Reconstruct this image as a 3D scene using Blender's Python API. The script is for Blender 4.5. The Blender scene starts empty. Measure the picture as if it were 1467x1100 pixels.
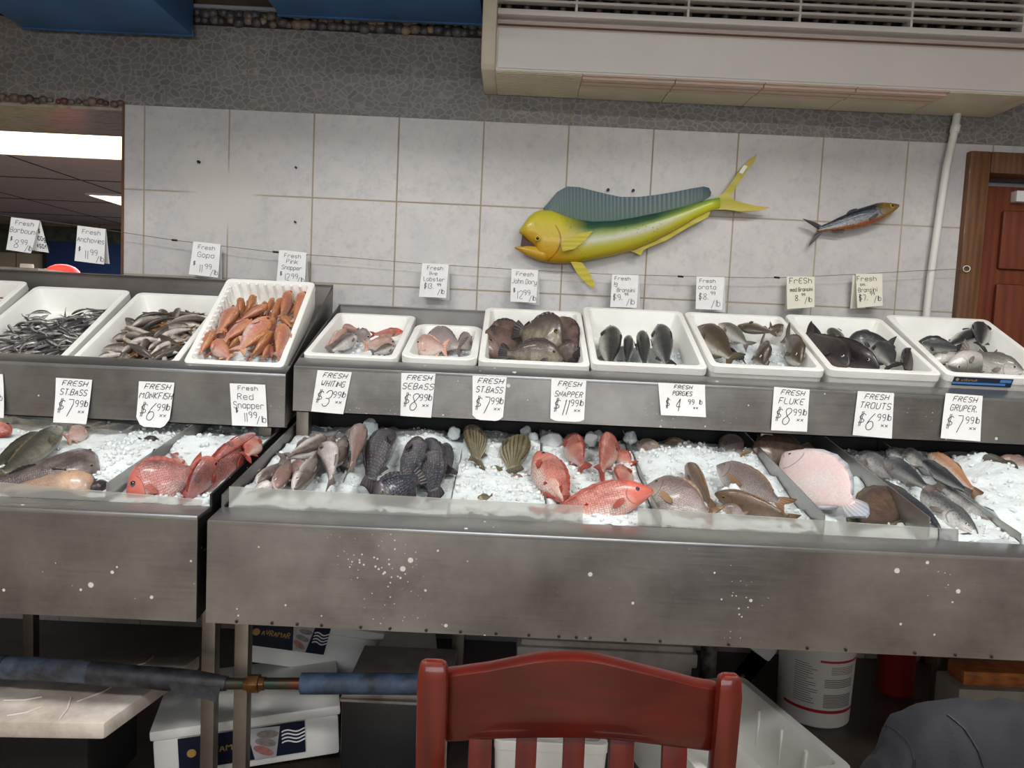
import bpy, bmesh, math, random
from mathutils import Vector, Matrix, noise
random.seed(7)
SC = bpy.context.scene
COL = SC.collection
PI = math.pi
# ------------------------------------------------------------------ camera model
F = 1080.0; EYE = Vector((0, 0, 1.33)); PITCH = 0.07627; ROLL = 0.04665
fw = Vector((0, math.cos(PITCH), -math.sin(PITCH)))
r0 = Vector((1, 0, 0)); u0 = r0.cross(fw)
RT = math.cos(ROLL) * r0 + math.sin(ROLL) * u0
UP = -math.sin(ROLL) * r0 + math.cos(ROLL) * u0
def ray(px, py): return fw * F + RT * (px - 733.5) - UP * (py - 550)
def at(px, py, Y):
    d = ray(px, py); return EYE + d * (Y / d.y)
def onplane(px, py, pl, lift=0.0):
    z0, y0, s = pl; d = ray(px, py)          # z = z0 + s (y - y0) + lift
    k = (z0 + lift - s * y0 - EYE.z) / (d.z - s * d.y)
    return EYE + d * k
def ZM(x0, y0, s): return lambda p: (x0 + p[0] / s, y0 + p[1] / s)
# ------------------------------------------------------------------ mesh building
class MB:
    def __init__(s): s.v = []; s.f = []; s.m = []; s.uv = []
    def add(s, vs, fs, mi=0, uvs=None):
        b = len(s.v); s.v += [Vector(p) for p in vs]
        s.uv += (uvs if uvs else [(0, 0)] * len(vs))
        for f in fs: s.f.append([b + i for i in f]); s.m.append(mi)
        return s
    def box(s, x0, x1, y0, y1, z0, z1, mi=0):
        return s.add([(x, y, z) for x in (x0, x1) for y in (y0, y1) for z in (z0, z1)],
            [(0,1,3,2),(4,6,7,5),(0,4,5,1),(2,3,7,6),(0,2,6,4),(1,5,7,3)], mi)
    def obox(s, c, ax, ay, az, hx, hy, hz, mi=0):
        vs = [c + ax*a*hx + ay*b*hy + az*d*hz for a in (-1,1) for b in (-1,1) for d in (-1,1)]
        return s.add(vs, [(0,1,3,2),(4,6,7,5),(0,4,5,1),(2,3,7,6),(0,2,6,4),(1,5,7,3)], mi)
    def loft(s, rings, cap0=True, cap1=True, mi=0, closed=True, uvr=None):
        n = len(rings[0]); vs = [p for r in rings for p in r]; fs = []
        for i in range(len(rings) - 1):
            for j in range(n if closed else n - 1):
                k = (j + 1) % n
                fs.append((i*n+j, i*n+k, (i+1)*n+k, (i+1)*n+j))
        if cap0: fs.append(tuple(range(n))[::-1])
        if cap1: fs.append(tuple((len(rings)-1)*n + j for j in range(n)))
        return s.add(vs, fs, mi, uvr)
    def tube(s, path, r, n=8, mi=0, caps=True):
        path = [Vector(p) for p in path]; rings = []
        rr = r if isinstance(r, (list, tuple)) else [r] * len(path)
        a = None
        for i, p in enumerate(path):
            t = (path[min(i+1, len(path)-1)] - path[max(i-1, 0)]).normalized()
            if a is None: a = t.orthogonal().normalized()
            else: a = (a - t * a.dot(t)).normalized()
            b = t.cross(a)
            rings.append([p + (a*math.cos(2*PI*j/n) + b*math.sin(2*PI*j/n)) * rr[i] for j in range(n)])
        return s.loft(rings, caps, caps, mi)
    def prism(s, poly, off, mi=0):
        n = len(poly); poly = [Vector(p) for p in poly]; off = Vector(off)
        vs = poly + [p + off for p in poly]
        fs = [tuple(range(n))[::-1], tuple(range(n, 2*n))] + [(i, (i+1) % n, n+(i+1) % n, n+i) for i in range(n)]
        return s.add(vs, fs, mi)
    def sphere(s, c, rx, ry=None, rz=None, nu=12, nv=8, mi=0):
        ry = ry or rx; rz = rz or rx; c = Vector(c); rings = []
        for i in range(nv + 1):
            th = PI * (i + .02) / (nv + .04)
            rings.append([c + Vector((rx*math.sin(th)*math.cos(2*PI*j/nu), ry*math.sin(th)*math.sin(2*PI*j/nu), rz*math.cos(th))) for j in range(nu)])
        return s.loft(rings, True, True, mi)
    def sheet(s, grid, off, mi=0, uvg=None):
        """grid[i][j] points with a second layer shifted by off: a thin closed slab"""
        a, b = len(grid), len(grid[0]); off = Vector(off)
        vs = [Vector(p) for r in grid for p in r] + [Vector(p) + off for r in grid for p in r]
        uv = [q for r in uvg for q in r] * 2 if uvg else None
        N = a * b; fs = []
        for i in range(a-1):
            for j in range(b-1):
                q = (i*b+j, i*b+j+1, (i+1)*b+j+1, (i+1)*b+j)
                fs.append(q); fs.append(tuple(N+k for k in q[::-1]))
        for i in range(a-1):
            for j in (0, b-1):
                fs.append((i*b+j, (i+1)*b+j, N+(i+1)*b+j, N+i*b+j))
        for j in range(b-1):
            for i in (0, a-1):
                fs.append((i*b+j, i*b+j+1, N+i*b+j+1, N+i*b+j))
        return s.add(vs, fs, mi, uv)
    def build(s, name, mats, parent=None, smooth=False, bevel=0, local=False, fix=True):
        me = bpy.data.meshes.new(name)
        off = Vector((0, 0, 0))
        if parent is not None and not local:
            off = parent.location.copy()
            if parent.parent is not None: off += parent.parent.location
        me.from_pydata([tuple(p - off) for p in s.v], [], s.f)
        for m in (mats if isinstance(mats, (list, tuple)) else [mats]): me.materials.append(m)
        for p, mi in zip(me.polygons, s.m): p.material_index = mi; p.use_smooth = bool(smooth)
        if any(u != (0, 0) for u in s.uv):
            ul = me.uv_layers.new(name='UVMap')
            for l in me.loops: ul.data[l.index].uv = s.uv[l.vertex_index]
        if bevel or fix:
            bm = bmesh.new(); bm.from_mesh(me)
            if bevel:
                es = [e for e in bm.edges if len(e.link_faces) == 2 and e.calc_face_angle(0) > .5]
                bmesh.ops.bevel(bm, geom=es, offset=bevel, segments=2, affect='EDGES', profile=.6)
            if fix: bmesh.ops.recalc_face_normals(bm, faces=bm.faces)
            bm.to_mesh(me); bm.free()
            if smooth or bevel:
                for p in me.polygons: p.use_smooth = True
        if bevel and not smooth:
            try: me.set_sharp_from_angle(angle=.7)
            except Exception: pass
        elif smooth and smooth is not True:
            me.set_sharp_from_angle(angle=smooth)
        o = bpy.data.objects.new(name, me); COL.objects.link(o)
        if parent is not None: o.parent = parent
        return o
def thing(name, label, cat, loc=(0, 0, 0), group=None):
    o = bpy.data.objects.new(name, None); COL.objects.link(o); o.location = loc
    o.empty_display_size = .05
    return tag(o, label, cat, group)
def tag(o, label, cat, group=None):
    o['label'] = label; o['category'] = cat
    if group: o['group'] = group
    return o
def struct(o): o['kind'] = 'structure'; return o
def stuff(o, label, cat): o['kind'] = 'stuff'; return tag(o, label, cat)
def dup(root, mat=None):
    r = root.copy(); COL.objects.link(r)
    for ch in list(root.children):
        c = ch.copy(); COL.objects.link(c); c.parent = r
        for g in list(ch.children):
            d = g.copy(); COL.objects.link(d); d.parent = c
    if mat is not None: r.matrix_world = mat
    return r
# ------------------------------------------------------------------ materials
class NT:
    def __init__(s, name):
        s.m = bpy.data.materials.new(name); s.m.use_nodes = True
        s.t = s.m.node_tree; s.bs = s.t.nodes['Principled BSDF']
    def n(s, typ, **kw):
        o = s.t.nodes.new('ShaderNode' + typ)
        for k, v in kw.items():
            if k[0] == '_': o.inputs[k[1:]].default_value = v
            else: setattr(o, k, v)
        return o
    def l(s, a, b): s.t.links.new(a, b)
    def val(s, sock, x):
        if isinstance(x, (int, float)): sock.default_value = x
        elif isinstance(x, (tuple, list)): sock.default_value = (tuple(x) + (1,))[:len(sock.default_value)]
        else: s.l(x, sock)
    def math(s, op, a, b=0.0, c=None, clamp=False):
        o = s.n('Math', operation=op, use_clamp=clamp); s.val(o.inputs[0], a); s.val(o.inputs[1], b)
        if c is not None: s.val(o.inputs[2], c)
        return o.outputs[0]
    def mix(s, fac, a, b, bt='MIX'):
        o = s.n('MixRGB', blend_type=bt); s.val(o.inputs[0], fac); s.val(o.inputs[1], a); s.val(o.inputs[2], b)
        return o.outputs[0]
    def ramp(s, fac, stops, interp='LINEAR'):
        o = s.n('ValToRGB'); e = o.color_ramp.elements; o.color_ramp.interpolation = interp
        while len(e) < len(stops): e.new(.5)
        for i, (p, c) in enumerate(stops):
            e[i].position = p; e[i].color = (tuple(c) + (1,))[:4] if not isinstance(c, (int, float)) else (c, c, c, 1)
        s.l(fac, o.inputs[0]); return o.outputs[0]
    def noise(s, vec, scale, detail=4, rough=.55, dim='3D'):
        o = s.n('TexNoise'); o.inputs['Scale'].default_value = scale; o.inputs['Detail'].default_value = detail
        o.inputs['Roughness'].default_value = rough
        if vec is not None: s.l(vec, o.inputs['Vector'])
        return o.outputs['Fac']
    def voro(s, vec, scale, feature='F1', rnd=1):
        o = s.n('TexVoronoi', feature=feature); o.inputs['Scale'].default_value = scale
        if 'Randomness' in o.inputs: o.inputs['Randomness'].default_value = rnd
        if vec is not None: s.l(vec, o.inputs['Vector'])
        return o
    def obj(s): return s.n('TexCoord').outputs['Object']
    def geo(s): return s.n('NewGeometry').outputs['Position']
    def mapping(s, vec, scale=(1,1,1), loc=(0,0,0)):
        o = s.n('Mapping'); o.inputs['Scale'].default_value = scale; o.inputs['Location'].default_value = loc
        s.l(vec, o.inputs['Vector']); return o.outputs[0]
    def bump(s, h, strength=.3, dist=.01):
        o = s.n('Bump'); o.inputs['Strength'].default_value = strength; o.inputs['Distance'].default_value = dist
        s.l(h, o.inputs['Height']); s.l(o.outputs[0], s.bs.inputs['Normal'])
    def set(s, **kw):
        for k, v in kw.items(): s.val(s.bs.inputs[k.replace('_', ' ')], v)
        return s
def lin(h):
    """sRGB 0-255 triple to linear"""
    return tuple(((c/255)/12.92 if c/255 <= .04045 else ((c/255+.055)/1.055)**2.4) for c in h)
def simple(name, rgb, rough=.5, metal=0., var=0., vscale=8, bump=0., bscale=60, coat=0., rgb2=None, spec=.5, bdist=.004):
    q = NT(name); c = lin(rgb)
    if var or rgb2:
        f = q.noise(q.obj(), vscale, 5)
        f = q.ramp(f, [(.35, 0.), (.65, 1.)])
        c2 = lin(rgb2) if rgb2 else tuple(x*(1-var) for x in c)
        q.set(Base_Color=q.mix(f, c, c2))
    else: q.set(Base_Color=c)
    q.set(Roughness=rough, Metallic=metal, Coat_Weight=coat, Specular_IOR_Level=spec)
    q.bs.inputs['Coat Roughness'].default_value = .12
    if bump: q.bump(q.noise(q.obj(), bscale, 4), bump, bdist)
    return q.m
def emis(name, rgb, st):
    q = NT(name); q.set(Base_Color=lin(rgb), Emission_Color=lin(rgb), Emission_Strength=st); return q.m
def steel_mat(name, rgb, rough=.32, specks=True, streak=(1.5, 60, 60), rgb2=None):
    q = NT(name); p = q.geo()
    st = q.noise(q.mapping(p, streak), 3, 6, .7)
    big = q.noise(p, 4.5, 5, .6)
    c = q.mix(q.ramp(big, [(.3, 0.), (.7, 1.)]), lin(rgb), lin(rgb2) if rgb2 else tuple(x*.62 for x in lin(rgb)))
    c = q.mix(q.math('MULTIPLY', q.ramp(st, [(.3, 0.), (.75, 1.)]), .16), c, tuple(x*1.4 for x in lin(rgb)))
    met = .92
    ro = q.math('ADD', q.math('MULTIPLY', st, .22), rough-.08)
    if specks:
        v = q.voro(p, 26); sz = q.noise(p, 7, 2)
        d = q.math('LESS_THAN', v.outputs['Distance'], q.math('MULTIPLY', q.math('SUBTRACT', sz, .47), .8))
        v2 = q.voro(p, 75); d2 = q.math('LESS_THAN', v2.outputs['Distance'], q.math('MULTIPLY', q.math('SUBTRACT', q.noise(p, 3.1, 3), .5), .8))
        k = q.math('MAXIMUM', d, d2)
        c = q.mix(k, c, (.62, .6, .57)); met = q.math('SUBTRACT', .92, q.math('MULTIPLY', k, .9))
    q.set(Base_Color=c, Metallic=met, Roughness=ro)
    q.bump(st, .06, .002)
    return q.m
M = {}
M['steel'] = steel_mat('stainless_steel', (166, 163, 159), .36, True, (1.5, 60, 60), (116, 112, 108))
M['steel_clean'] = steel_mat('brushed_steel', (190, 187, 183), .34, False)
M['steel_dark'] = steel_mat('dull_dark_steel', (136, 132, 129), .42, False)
M['steel_ledge'] = steel_mat('bright_steel_ledge', (185, 186, 186), .3, True)
M['leg_steel'] = steel_mat('grimy_leg_steel', (150, 142, 130), .42, False, (60, 60, 2))
M['black'] = simple('dull_black', (22, 21, 21), .6, var=.5, bump=.2)
M['black_speck'] = None
q = NT('black_rubber_with_ice_specks'); p = q.geo()
v = q.voro(p, 60); k = q.math('LESS_THAN', v.outputs['Distance'], q.math('MULTIPLY', q.math('SUBTRACT', q.noise(p, 9, 3), .5), 1.0))
q.set(Base_Color=q.mix(k, lin((16, 16, 17)), (.6, .62, .62)), Roughness=.5); M['black_speck'] = q.m
# foam
q = NT('white_foam'); p = q.geo()
vv = q.voro(p, 190)
q.set(Base_Color=q.mix(q.ramp(q.noise(p, 5, 4), [(.45, 0.), (.75, 1.)]), lin((244, 244, 240)), lin((230, 229, 222))), Roughness=.55)
q.bs.inputs['Subsurface Weight'].default_value = .15; q.bs.inputs['Subsurface Radius'].default_value = (.02, .02, .02); q.bs.inputs['Subsurface Scale'].default_value = .5
q.bump(vv.outputs['Distance'], .12, .003); M['foam'] = q.m
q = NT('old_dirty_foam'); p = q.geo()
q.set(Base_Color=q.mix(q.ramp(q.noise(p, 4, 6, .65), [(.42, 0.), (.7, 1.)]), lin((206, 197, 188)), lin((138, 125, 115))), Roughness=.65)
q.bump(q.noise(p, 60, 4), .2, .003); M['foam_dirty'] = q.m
# ice
q = NT('crushed_ice'); p = q.geo()
n1 = q.noise(p, 70, 5, .7); v1 = q.voro(p, 110)
h = q.math('ADD', n1, q.math('MULTIPLY', v1.outputs['Distance'], .8))
q.set(Base_Color=q.mix(q.ramp(n1, [(.3, 0.), (.7, 1.)]), lin((206, 216, 219)), lin((228, 234, 235))), Roughness=.35)
q.bs.inputs['IOR'].default_value = 1.31
q.bs.inputs['Subsurface Weight'].default_value = .6; q.bs.inputs['Subsurface Radius'].default_value = (.016, .02, .022); q.bs.inputs['Subsurface Scale'].default_value = .6
q.bump(h, .3, .004); M['ice'] = q.m
# acrylic
q = NT('frosted_acrylic'); q.set(Base_Color=(.86, .86, .81), Roughness=.42, Transmission_Weight=.72)
q.bs.inputs['IOR'].default_value = 1.15; M['acrylic'] = q.m
q = NT('grey_smoked_acrylic'); q.set(Base_Color=(.55, .55, .53), Roughness=.3, Transmission_Weight=.7)
q.bs.inputs['IOR'].default_value = 1.2; M['acrylic_grey'] = q.m
M['paper'] = simple('price_paper', (240, 240, 240), .75, var=.05, vscale=30, bump=.12, bscale=40)
M['paper_old'] = simple('yellowed_price_paper', (232, 229, 213), .75, var=.06, vscale=30, bump=.15, bscale=40)
M['ink'] = simple('black_marker_ink', (30, 30, 36), .6)
M['ink_thin'] = simple('ballpoint_ink', (52, 54, 66), .6)
M['wood_red'] = None
def wood(name, a, b, rough=.3, coat=.6, scale=(14, 2, 2), dirx=True):
    q = NT(name); p = q.mapping(q.obj(), scale)
    n = q.noise(p, 5, 6, .6); w = q.n('TexWave', wave_type='BANDS'); w.inputs['Scale'].default_value = 2.2
    w.inputs['Distortion'].default_value = 6; w.inputs['Detail'].default_value = 3; q.l(p, w.inputs['Vector'])
    f = q.math('ADD', q.math('MULTIPLY', n, .8), q.math('MULTIPLY', w.outputs['Fac'], .2))
    q.set(Base_Color=q.mix(q.ramp(f, [(.3, 0.), (.72, 1.)]), lin(a), lin(b)), Roughness=rough, Coat_Weight=coat, Specular_IOR_Level=.3)
    q.bs.inputs['Coat Roughness'].default_value = .06
    q.bump(f, .05, .002); return q.m
M['wood_chair'] = wood('red_mahogany_varnish', (88, 20, 8), (62, 12, 5), .34, .5, (1, 4, 7))
M['wood_post'] = wood('red_mahogany_varnish_upright', (104, 28, 11), (72, 16, 7), .34, .5, (5, 4, 1))
M['wood_door'] = wood('reddish_brown_door_wood', (122, 62, 38), (96, 44, 28), .4, .3, (4, 4, .6))
M['wood_frame'] = wood('brown_door_frame_wood', (118, 82, 54), (86, 57, 38), .5, .15, (6, 6, .8))
M['blue'] = simple('blue_painted_metal', (62, 112, 164), .5, var=.35, vscale=3, bump=.1)
M['brown_recess'] = simple('brown_recess_board', (92, 72, 58), .7, var=.3)
M['ac'] = simple('off_white_plastic', (226, 222, 216), .42, var=.05, vscale=5)
M['ac_cream'] = simple('yellowed_cream_plastic', (216, 206, 182), .5, var=.12, vscale=9, bump=.05)
M['ac_vent'] = simple('beige_pink_louver_plastic', (208, 184, 168), .5, var=.06)
M['ac_dark'] = simple('dark_grille_interior', (16, 15, 15), .8)
M['ac_fin'] = simple('brown_dusty_louver', (120, 104, 92), .7, var=.3, vscale=30)
M['pipe_white'] = simple('white_pipe_wrap', (224, 222, 216), .5, var=.06)
M['navy'] = simple('navy_print', (28, 36, 66), .45)
M['gold'] = simple('gold_print', (176, 142, 78), .45)
M['white_print'] = simple('white_print', (232, 232, 236), .5)
M['red_print'] = simple('red_print', (178, 32, 46), .45)
M['grey_print'] = simple('grey_print', (120, 118, 116), .6)
M['cyan_print'] = simple('light_blue_print', (80, 140, 205), .45)
M['pink_print'] = simple('pink_fish_print', (190, 128, 118), .5, var=.4, vscale=60)
M['silver_print'] = simple('silver_fish_print', (150, 140, 138), .5, var=.4, vscale=60)
# ------------------------------------------------------------------ fish materials
def fish_mat(name, back, side, belly, pos=(.3, .5, .72), scales=(46, 16), amt=.45, mott=None, stripes=0, rough=.27, head=None, sheen=0, spots=None, bars=0):
    q = NT(name); uv = q.n('UVMap').outputs[0]; sx = q.n('SeparateXYZ'); q.l(uv, sx.inputs[0]); u, v = sx.outputs[0], sx.outputs[1]
    p = q.obj(); nz = q.noise(p, 28, 5, .6)
    vv = q.math('ADD', v, q.math('MULTIPLY', q.math('SUBTRACT', nz, .5), .22))
    c = q.ramp(vv, [(pos[0], lin(belly)), (pos[1], lin(side)), (pos[2], lin(back))])
    fs = q.noise(p, 150, 5, .7); c = q.mix(q.math('MULTIPLY', q.ramp(fs, [(.4, 1.), (.62, 0.)]), .32), c, q.mix(.6, c, (.03, .025, .025)))
    oi = q.n('ObjectInfo'); c = q.mix(q.math('MULTIPLY', oi.outputs['Random'], .28), c, q.mix(.55, c, (.03, .028, .028)))
    if mott: c = q.mix(q.math('MULTIPLY', q.ramp(q.noise(p, mott[2], 5, .65), [(.42, 0.), (.62, 1.)]), mott[1]), c, lin(mott[0]))
    if head: c = q.mix(q.math('MULTIPLY', q.ramp(u, [(.16, 1.), (.27, 0.)]), .8), c, lin(head))
    vo = q.voro(q.mapping(uv, (scales[0], scales[1], 1)), 1, rnd=.35)
    inb = q.ramp(u, [(.2, 0.), (.27, 1.)])
    edge = q.math('MULTIPLY', q.ramp(vo.outputs['Distance'], [(.3, 0.), (.52, 1.)]), q.math('MULTIPLY', inb, amt))
    c = q.mix(edge, c, q.mix(.82, c, (0.008, .008, .01)))
    gl = q.math('MULTIPLY', q.ramp(vo.outputs['Distance'], [(0., 1.), (.25, 0.)]), q.math('MULTIPLY', inb, amt * .6))
    c = q.mix(gl, c, q.mix(.5, c, (.9, .9, .9)))
    if stripes:
        w = q.math('SINE', q.math('MULTIPLY', q.math('ADD', v, q.math('MULTIPLY', nz, .03)), 6.283 * stripes))
        k = q.math('MULTIPLY', q.ramp(w, [(.2, 0.), (.6, 1.)]), inb); c = q.mix(q.math('MULTIPLY', k, .8), c, lin((38, 36, 32)))
    if bars:
        w = q.math('SINE', q.math('MULTIPLY', q.math('ADD', u, q.math('MULTIPLY', nz, .06)), 6.283 * bars))
        c = q.mix(q.math('MULTIPLY', q.ramp(w, [(.3, 0.), (.8, 1.)]), .45), c, lin((70, 62, 48)))
    if spots:
        sv = q.voro(p, spots[1]); k = q.math('LESS_THAN', sv.outputs['Distance'], .28)
        c = q.mix(q.math('MULTIPLY', k, q.ramp(v, [(.45, 0.), (.6, .8)])), c, lin(spots[0]))
    # gill cover edge and mouth line
    arc = q.math('ADD', .235, q.math('MULTIPLY', q.math('POWER', q.math('SUBTRACT', v, .5), 2), -.5))
    g = q.math('LESS_THAN', q.math('ABSOLUTE', q.math('SUBTRACT', u, arc)), .006)
    g = q.math('MULTIPLY', g, q.math('MULTIPLY', q.math('GREATER_THAN', v, .18), q.math('LESS_THAN', v, .78)))
    mo = q.math('MULTIPLY', q.math('LESS_THAN', q.math('ABSOLUTE', q.math('SUBTRACT', v, q.math('SUBTRACT', .44, q.math('MULTIPLY', u, 1.4)))), .025), q.math('LESS_THAN', u, .075))
    c = q.mix(q.math('MULTIPLY', q.math('MAXIMUM', g, mo), .5), c, lin((42, 24, 24)))
    q.set(Base_Color=c, Roughness=q.math('ADD', rough, q.math('MULTIPLY', nz, .15)), Specular_IOR_Level=.6, Metallic=sheen)
    q.set(Coat_Weight=.35); q.bs.inputs['Coat Roughness'].default_value = .15
    q.bump(q.math('ADD', q.math('ADD', q.math('MULTIPLY', vo.outputs['Distance'], inb), q.math('MULTIPLY', fs, .8)), q.math('MULTIPLY', nz, 2.5)), .4, .003)
    return q.m
def fin_mat(name, a, b, rays=40, alpha=.4):
    q = NT(name); uv = q.n('UVMap').outputs[0]; sx = q.n('SeparateXYZ'); q.l(uv, sx.inputs[0])
    w = q.math('SINE', q.math('MULTIPLY', sx.outputs[1], rays))
    c = q.mix(q.ramp(sx.outputs[0], [(0., 0.), (1., 1.)]), lin(a), lin(b))
    c = q.mix(q.math('MULTIPLY', q.ramp(w, [(.2, 0.), (.8, 1.)]), alpha), c, q.mix(.65, c, (.01, .01, .01)))
    q.set(Base_Color=c, Roughness=.4); q.bump(w, .25, .002); return q.m
FM = {}
FM['snapper'] = fish_mat('red_snapper_skin', (172, 80, 68), (216, 126, 110), (246, 218, 208), (.26, .5, .8), (50, 18), .5, ((232, 158, 142), .6, 18), head=(210, 96, 78))
FM['snapper_dull'] = fish_mat('dusky_red_snapper_skin', (140, 92, 90), (188, 118, 112), (232, 198, 192), (.22, .48, .8), (50, 18), .55, ((212, 132, 122), .6, 16), head=(206, 108, 92))
FM['seabass'] = fish_mat('black_sea_bass_skin', (58, 55, 58), (92, 89, 92), (150, 144, 144), (.08, .35, .85), (26, 12), 1., ((62, 74, 100), .5, 14), head=(84, 74, 80), rough=.24)
FM['striped'] = fish_mat('golden_striped_bass_skin', (126, 112, 74), (176, 162, 116), (214, 204, 176), (.1, .4, .8), (50, 18), .45, stripes=8)
FM['whiting'] = fish_mat('whiting_skin', (92, 80, 72), (204, 194, 186), (252, 246, 242), (.48, .62, .8), (70, 20), .3, ((150, 132, 124), .4, 20), sheen=.15)
FM['whiting_pink'] = fish_mat('pinkish_brown_whiting_skin', (142, 112, 104), (194, 164, 156), (246, 232, 228), (.36, .54, .8), (70, 20), .2, sheen=.1)
FM['porgy'] = fish_mat('grey_porgy_skin', (128, 112, 108), (176, 166, 160), (226, 216, 210), (.15, .45, .8), (48, 20), .42, ((150, 130, 124), .4, 12), rough=.22, sheen=.15)
FM['brown'] = fish_mat('olive_brown_porgy_skin', (104, 84, 66), (150, 126, 102), (186, 160, 134), (.1, .45, .8), (60, 20), .25, ((112, 86, 58), .6, 16))
FM['fluke_white'] = fish_mat('white_flounder_belly_skin', (248, 232, 228), (250, 240, 236), (248, 232, 228), (.1, .5, .9), (90, 50), .04, ((244, 206, 206), .6, 9), rough=.3)
FM['fluke_brown'] = fish_mat('brown_flounder_back_skin', (94, 70, 54), (120, 92, 72), (94, 70, 54), (.1, .5, .9), (90, 50), .4, ((58, 44, 36), .7, 40), rough=.35)
FM['trout'] = fish_mat('silver_trout_skin', (92, 96, 98), (182, 182, 180), (244, 240, 236), (.42, .6, .8), (90, 26), .3, ((96, 98, 100), .45, 26), sheen=.2, spots=((48, 48, 52), 130))
FM['trout_dark'] = fish_mat('dark_backed_trout_skin', (58, 64, 72), (128, 132, 136), (214, 214, 212), (.28, .5, .68), (70, 24), .5, sheen=.25, spots=((38, 40, 46), 130))
FM['orange_belly'] = fish_mat('pale_fish_with_orange_back', (186, 128, 88), (238, 214, 194), (248, 238, 230), (.3, .55, .75), (70, 24), .12)
FM['grouper'] = fish_mat('grey_green_fish_skin', (74, 72, 58), (108, 106, 88), (160, 152, 130), (.2, .5, .75), (70, 24), .35, ((60, 56, 46), .7, 14))
FM['monk'] = fish_mat('monkfish_skin', (84, 72, 72), (110, 92, 90), (206, 168, 138), (.34, .42, .6), (60, 30), .3, ((140, 126, 120), .5, 22), rough=.22)
FM['mullet'] = fish_mat('red_mullet_skin', (214, 152, 104), (228, 166, 146), (246, 214, 204), (.3, .52, .75), (40, 14), .4, ((206, 112, 104), .55, 34), head=(208, 134, 92))
FM['mullet_orange'] = fish_mat('orange_mullet_skin', (196, 136, 74), (222, 166, 112), (240, 200, 170), (.25, .5, .75), (40, 14), .35, ((208, 118, 96), .45, 34))
FM['smelt'] = fish_mat('smelt_skin', (88, 80, 70), (166, 155, 142), (232, 224, 214), (.36, .54, .72), (60, 14), .25, ((100, 88, 74), .5, 40), sheen=.08)
FM['smelt_dark'] = fish_mat('dark_smelt_skin', (72, 64, 58), (122, 111, 99), (206, 196, 184), (.3, .54, .74), (60, 14), .3, ((84, 72, 60), .5, 40), sheen=.06)
FM['anchovy'] = fish_mat('anchovy_skin', (66, 66, 70), (186, 184, 182), (234, 230, 226), (.38, .52, .68), (40, 10), .2, ((92, 88, 86), .6, 60), sheen=.12, rough=.22)
FM['anchovy_dark'] = fish_mat('dark_anchovy_skin', (56, 55, 58), (146, 141, 138), (214, 208, 204), (.35, .52, .68), (40, 10), .2, ((80, 76, 74), .6, 60), sheen=.1, rough=.22)
FM['dory'] = fish_mat('dark_mottled_flat_fish_skin', (88, 74, 68), (172, 164, 138), (140, 122, 110), (.1, .5, .85), (60, 34), .25, ((78, 64, 58), .8, 22), bars=4)
FM['dory_dark'] = fish_mat('dark_brown_flat_fish_skin', (70, 58, 56), (112, 94, 86), (98, 80, 74), (.1, .5, .85), (60, 34), .25, ((140, 112, 100), .7, 18))
FM['bransini'] = fish_mat('grey_seabass_skin', (62, 66, 68), (120, 124, 122), (226, 224, 218), (.28, .48, .66), (64, 24), .5, rough=.24, sheen=.1)
FM['bransini_pale'] = fish_mat('pale_seabass_skin', (116, 116, 106), (182, 178, 168), (232, 228, 222), (.3, .52, .75), (64, 24), .2, sheen=.1)
FM['orata'] = fish_mat('olive_grey_bream_skin', (84, 74, 60), (132, 120, 98), (222, 216, 206), (.22, .42, .7), (64, 24), .25, rough=.25, sheen=.1)
FM['bream_dark'] = fish_mat('near_black_bream_skin', (40, 36, 38), (56, 50, 50), (104, 86, 84), (.12, .4, .8), (64, 24), .25, ((74, 56, 58), .4, 12), rough=.25)
FM['pinkround'] = fish_mat('pinkish_tan_fish_skin', (178, 140, 128), (208, 174, 160), (240, 222, 214), (.15, .45, .8), (60, 22), .15, ((222, 180, 168), .5, 12))
FM['greyround'] = fish_mat('greyish_pink_fish_skin', (150, 136, 134), (188, 172, 168), (232, 220, 214), (.18, .45, .8), (60, 22), .15)
FM['barbouni'] = fish_mat('deep_red_small_fish_skin', (150, 52, 38), (190, 82, 62), (224, 142, 122), (.25, .5, .75), (44, 14), .3)
FM['sardine'] = fish_mat('painted_sardine', (28, 44, 62), (190, 192, 196), (196, 112, 60), (.2, .36, .64), (60, 16), .35, head=(150, 120, 46), rough=.18, sheen=.35)
FN = {
 'red': fin_mat('red_fin', (172, 80, 66), (150, 60, 48)), 'dark': fin_mat('dark_fin', (70, 62, 64), (46, 42, 46)),
 'grey': fin_mat('grey_fin', (140, 130, 124), (110, 100, 96)), 'pink': fin_mat('pinkish_fin', (220, 178, 160), (206, 150, 120)),
 'tan': fin_mat('tan_fin', (162, 132, 100), (134, 104, 76)), 'pale': fin_mat('pale_bluish_fin', (220, 206, 208), (168, 178, 190)),
 'olive': fin_mat('olive_fin', (110, 100, 76), (84, 76, 58)), 'gold': fin_mat('golden_tail_fin', (150, 112, 62), (132, 92, 44)),
}
EYES = {}
def eye_mats(key, iris):
    if key not in EYES: EYES[key] = [simple('iris_' + key, iris, .15), simple('pupil_' + key, (14, 14, 18), .08)]
    return EYES[key]
eye_mats('silver', (196, 196, 190)); eye_mats('gold', (140, 124, 84)); eye_mats('blue', (92, 106, 138)); eye_mats('red', (178, 88, 60)); eye_mats('yellow', (206, 178, 60))
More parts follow.
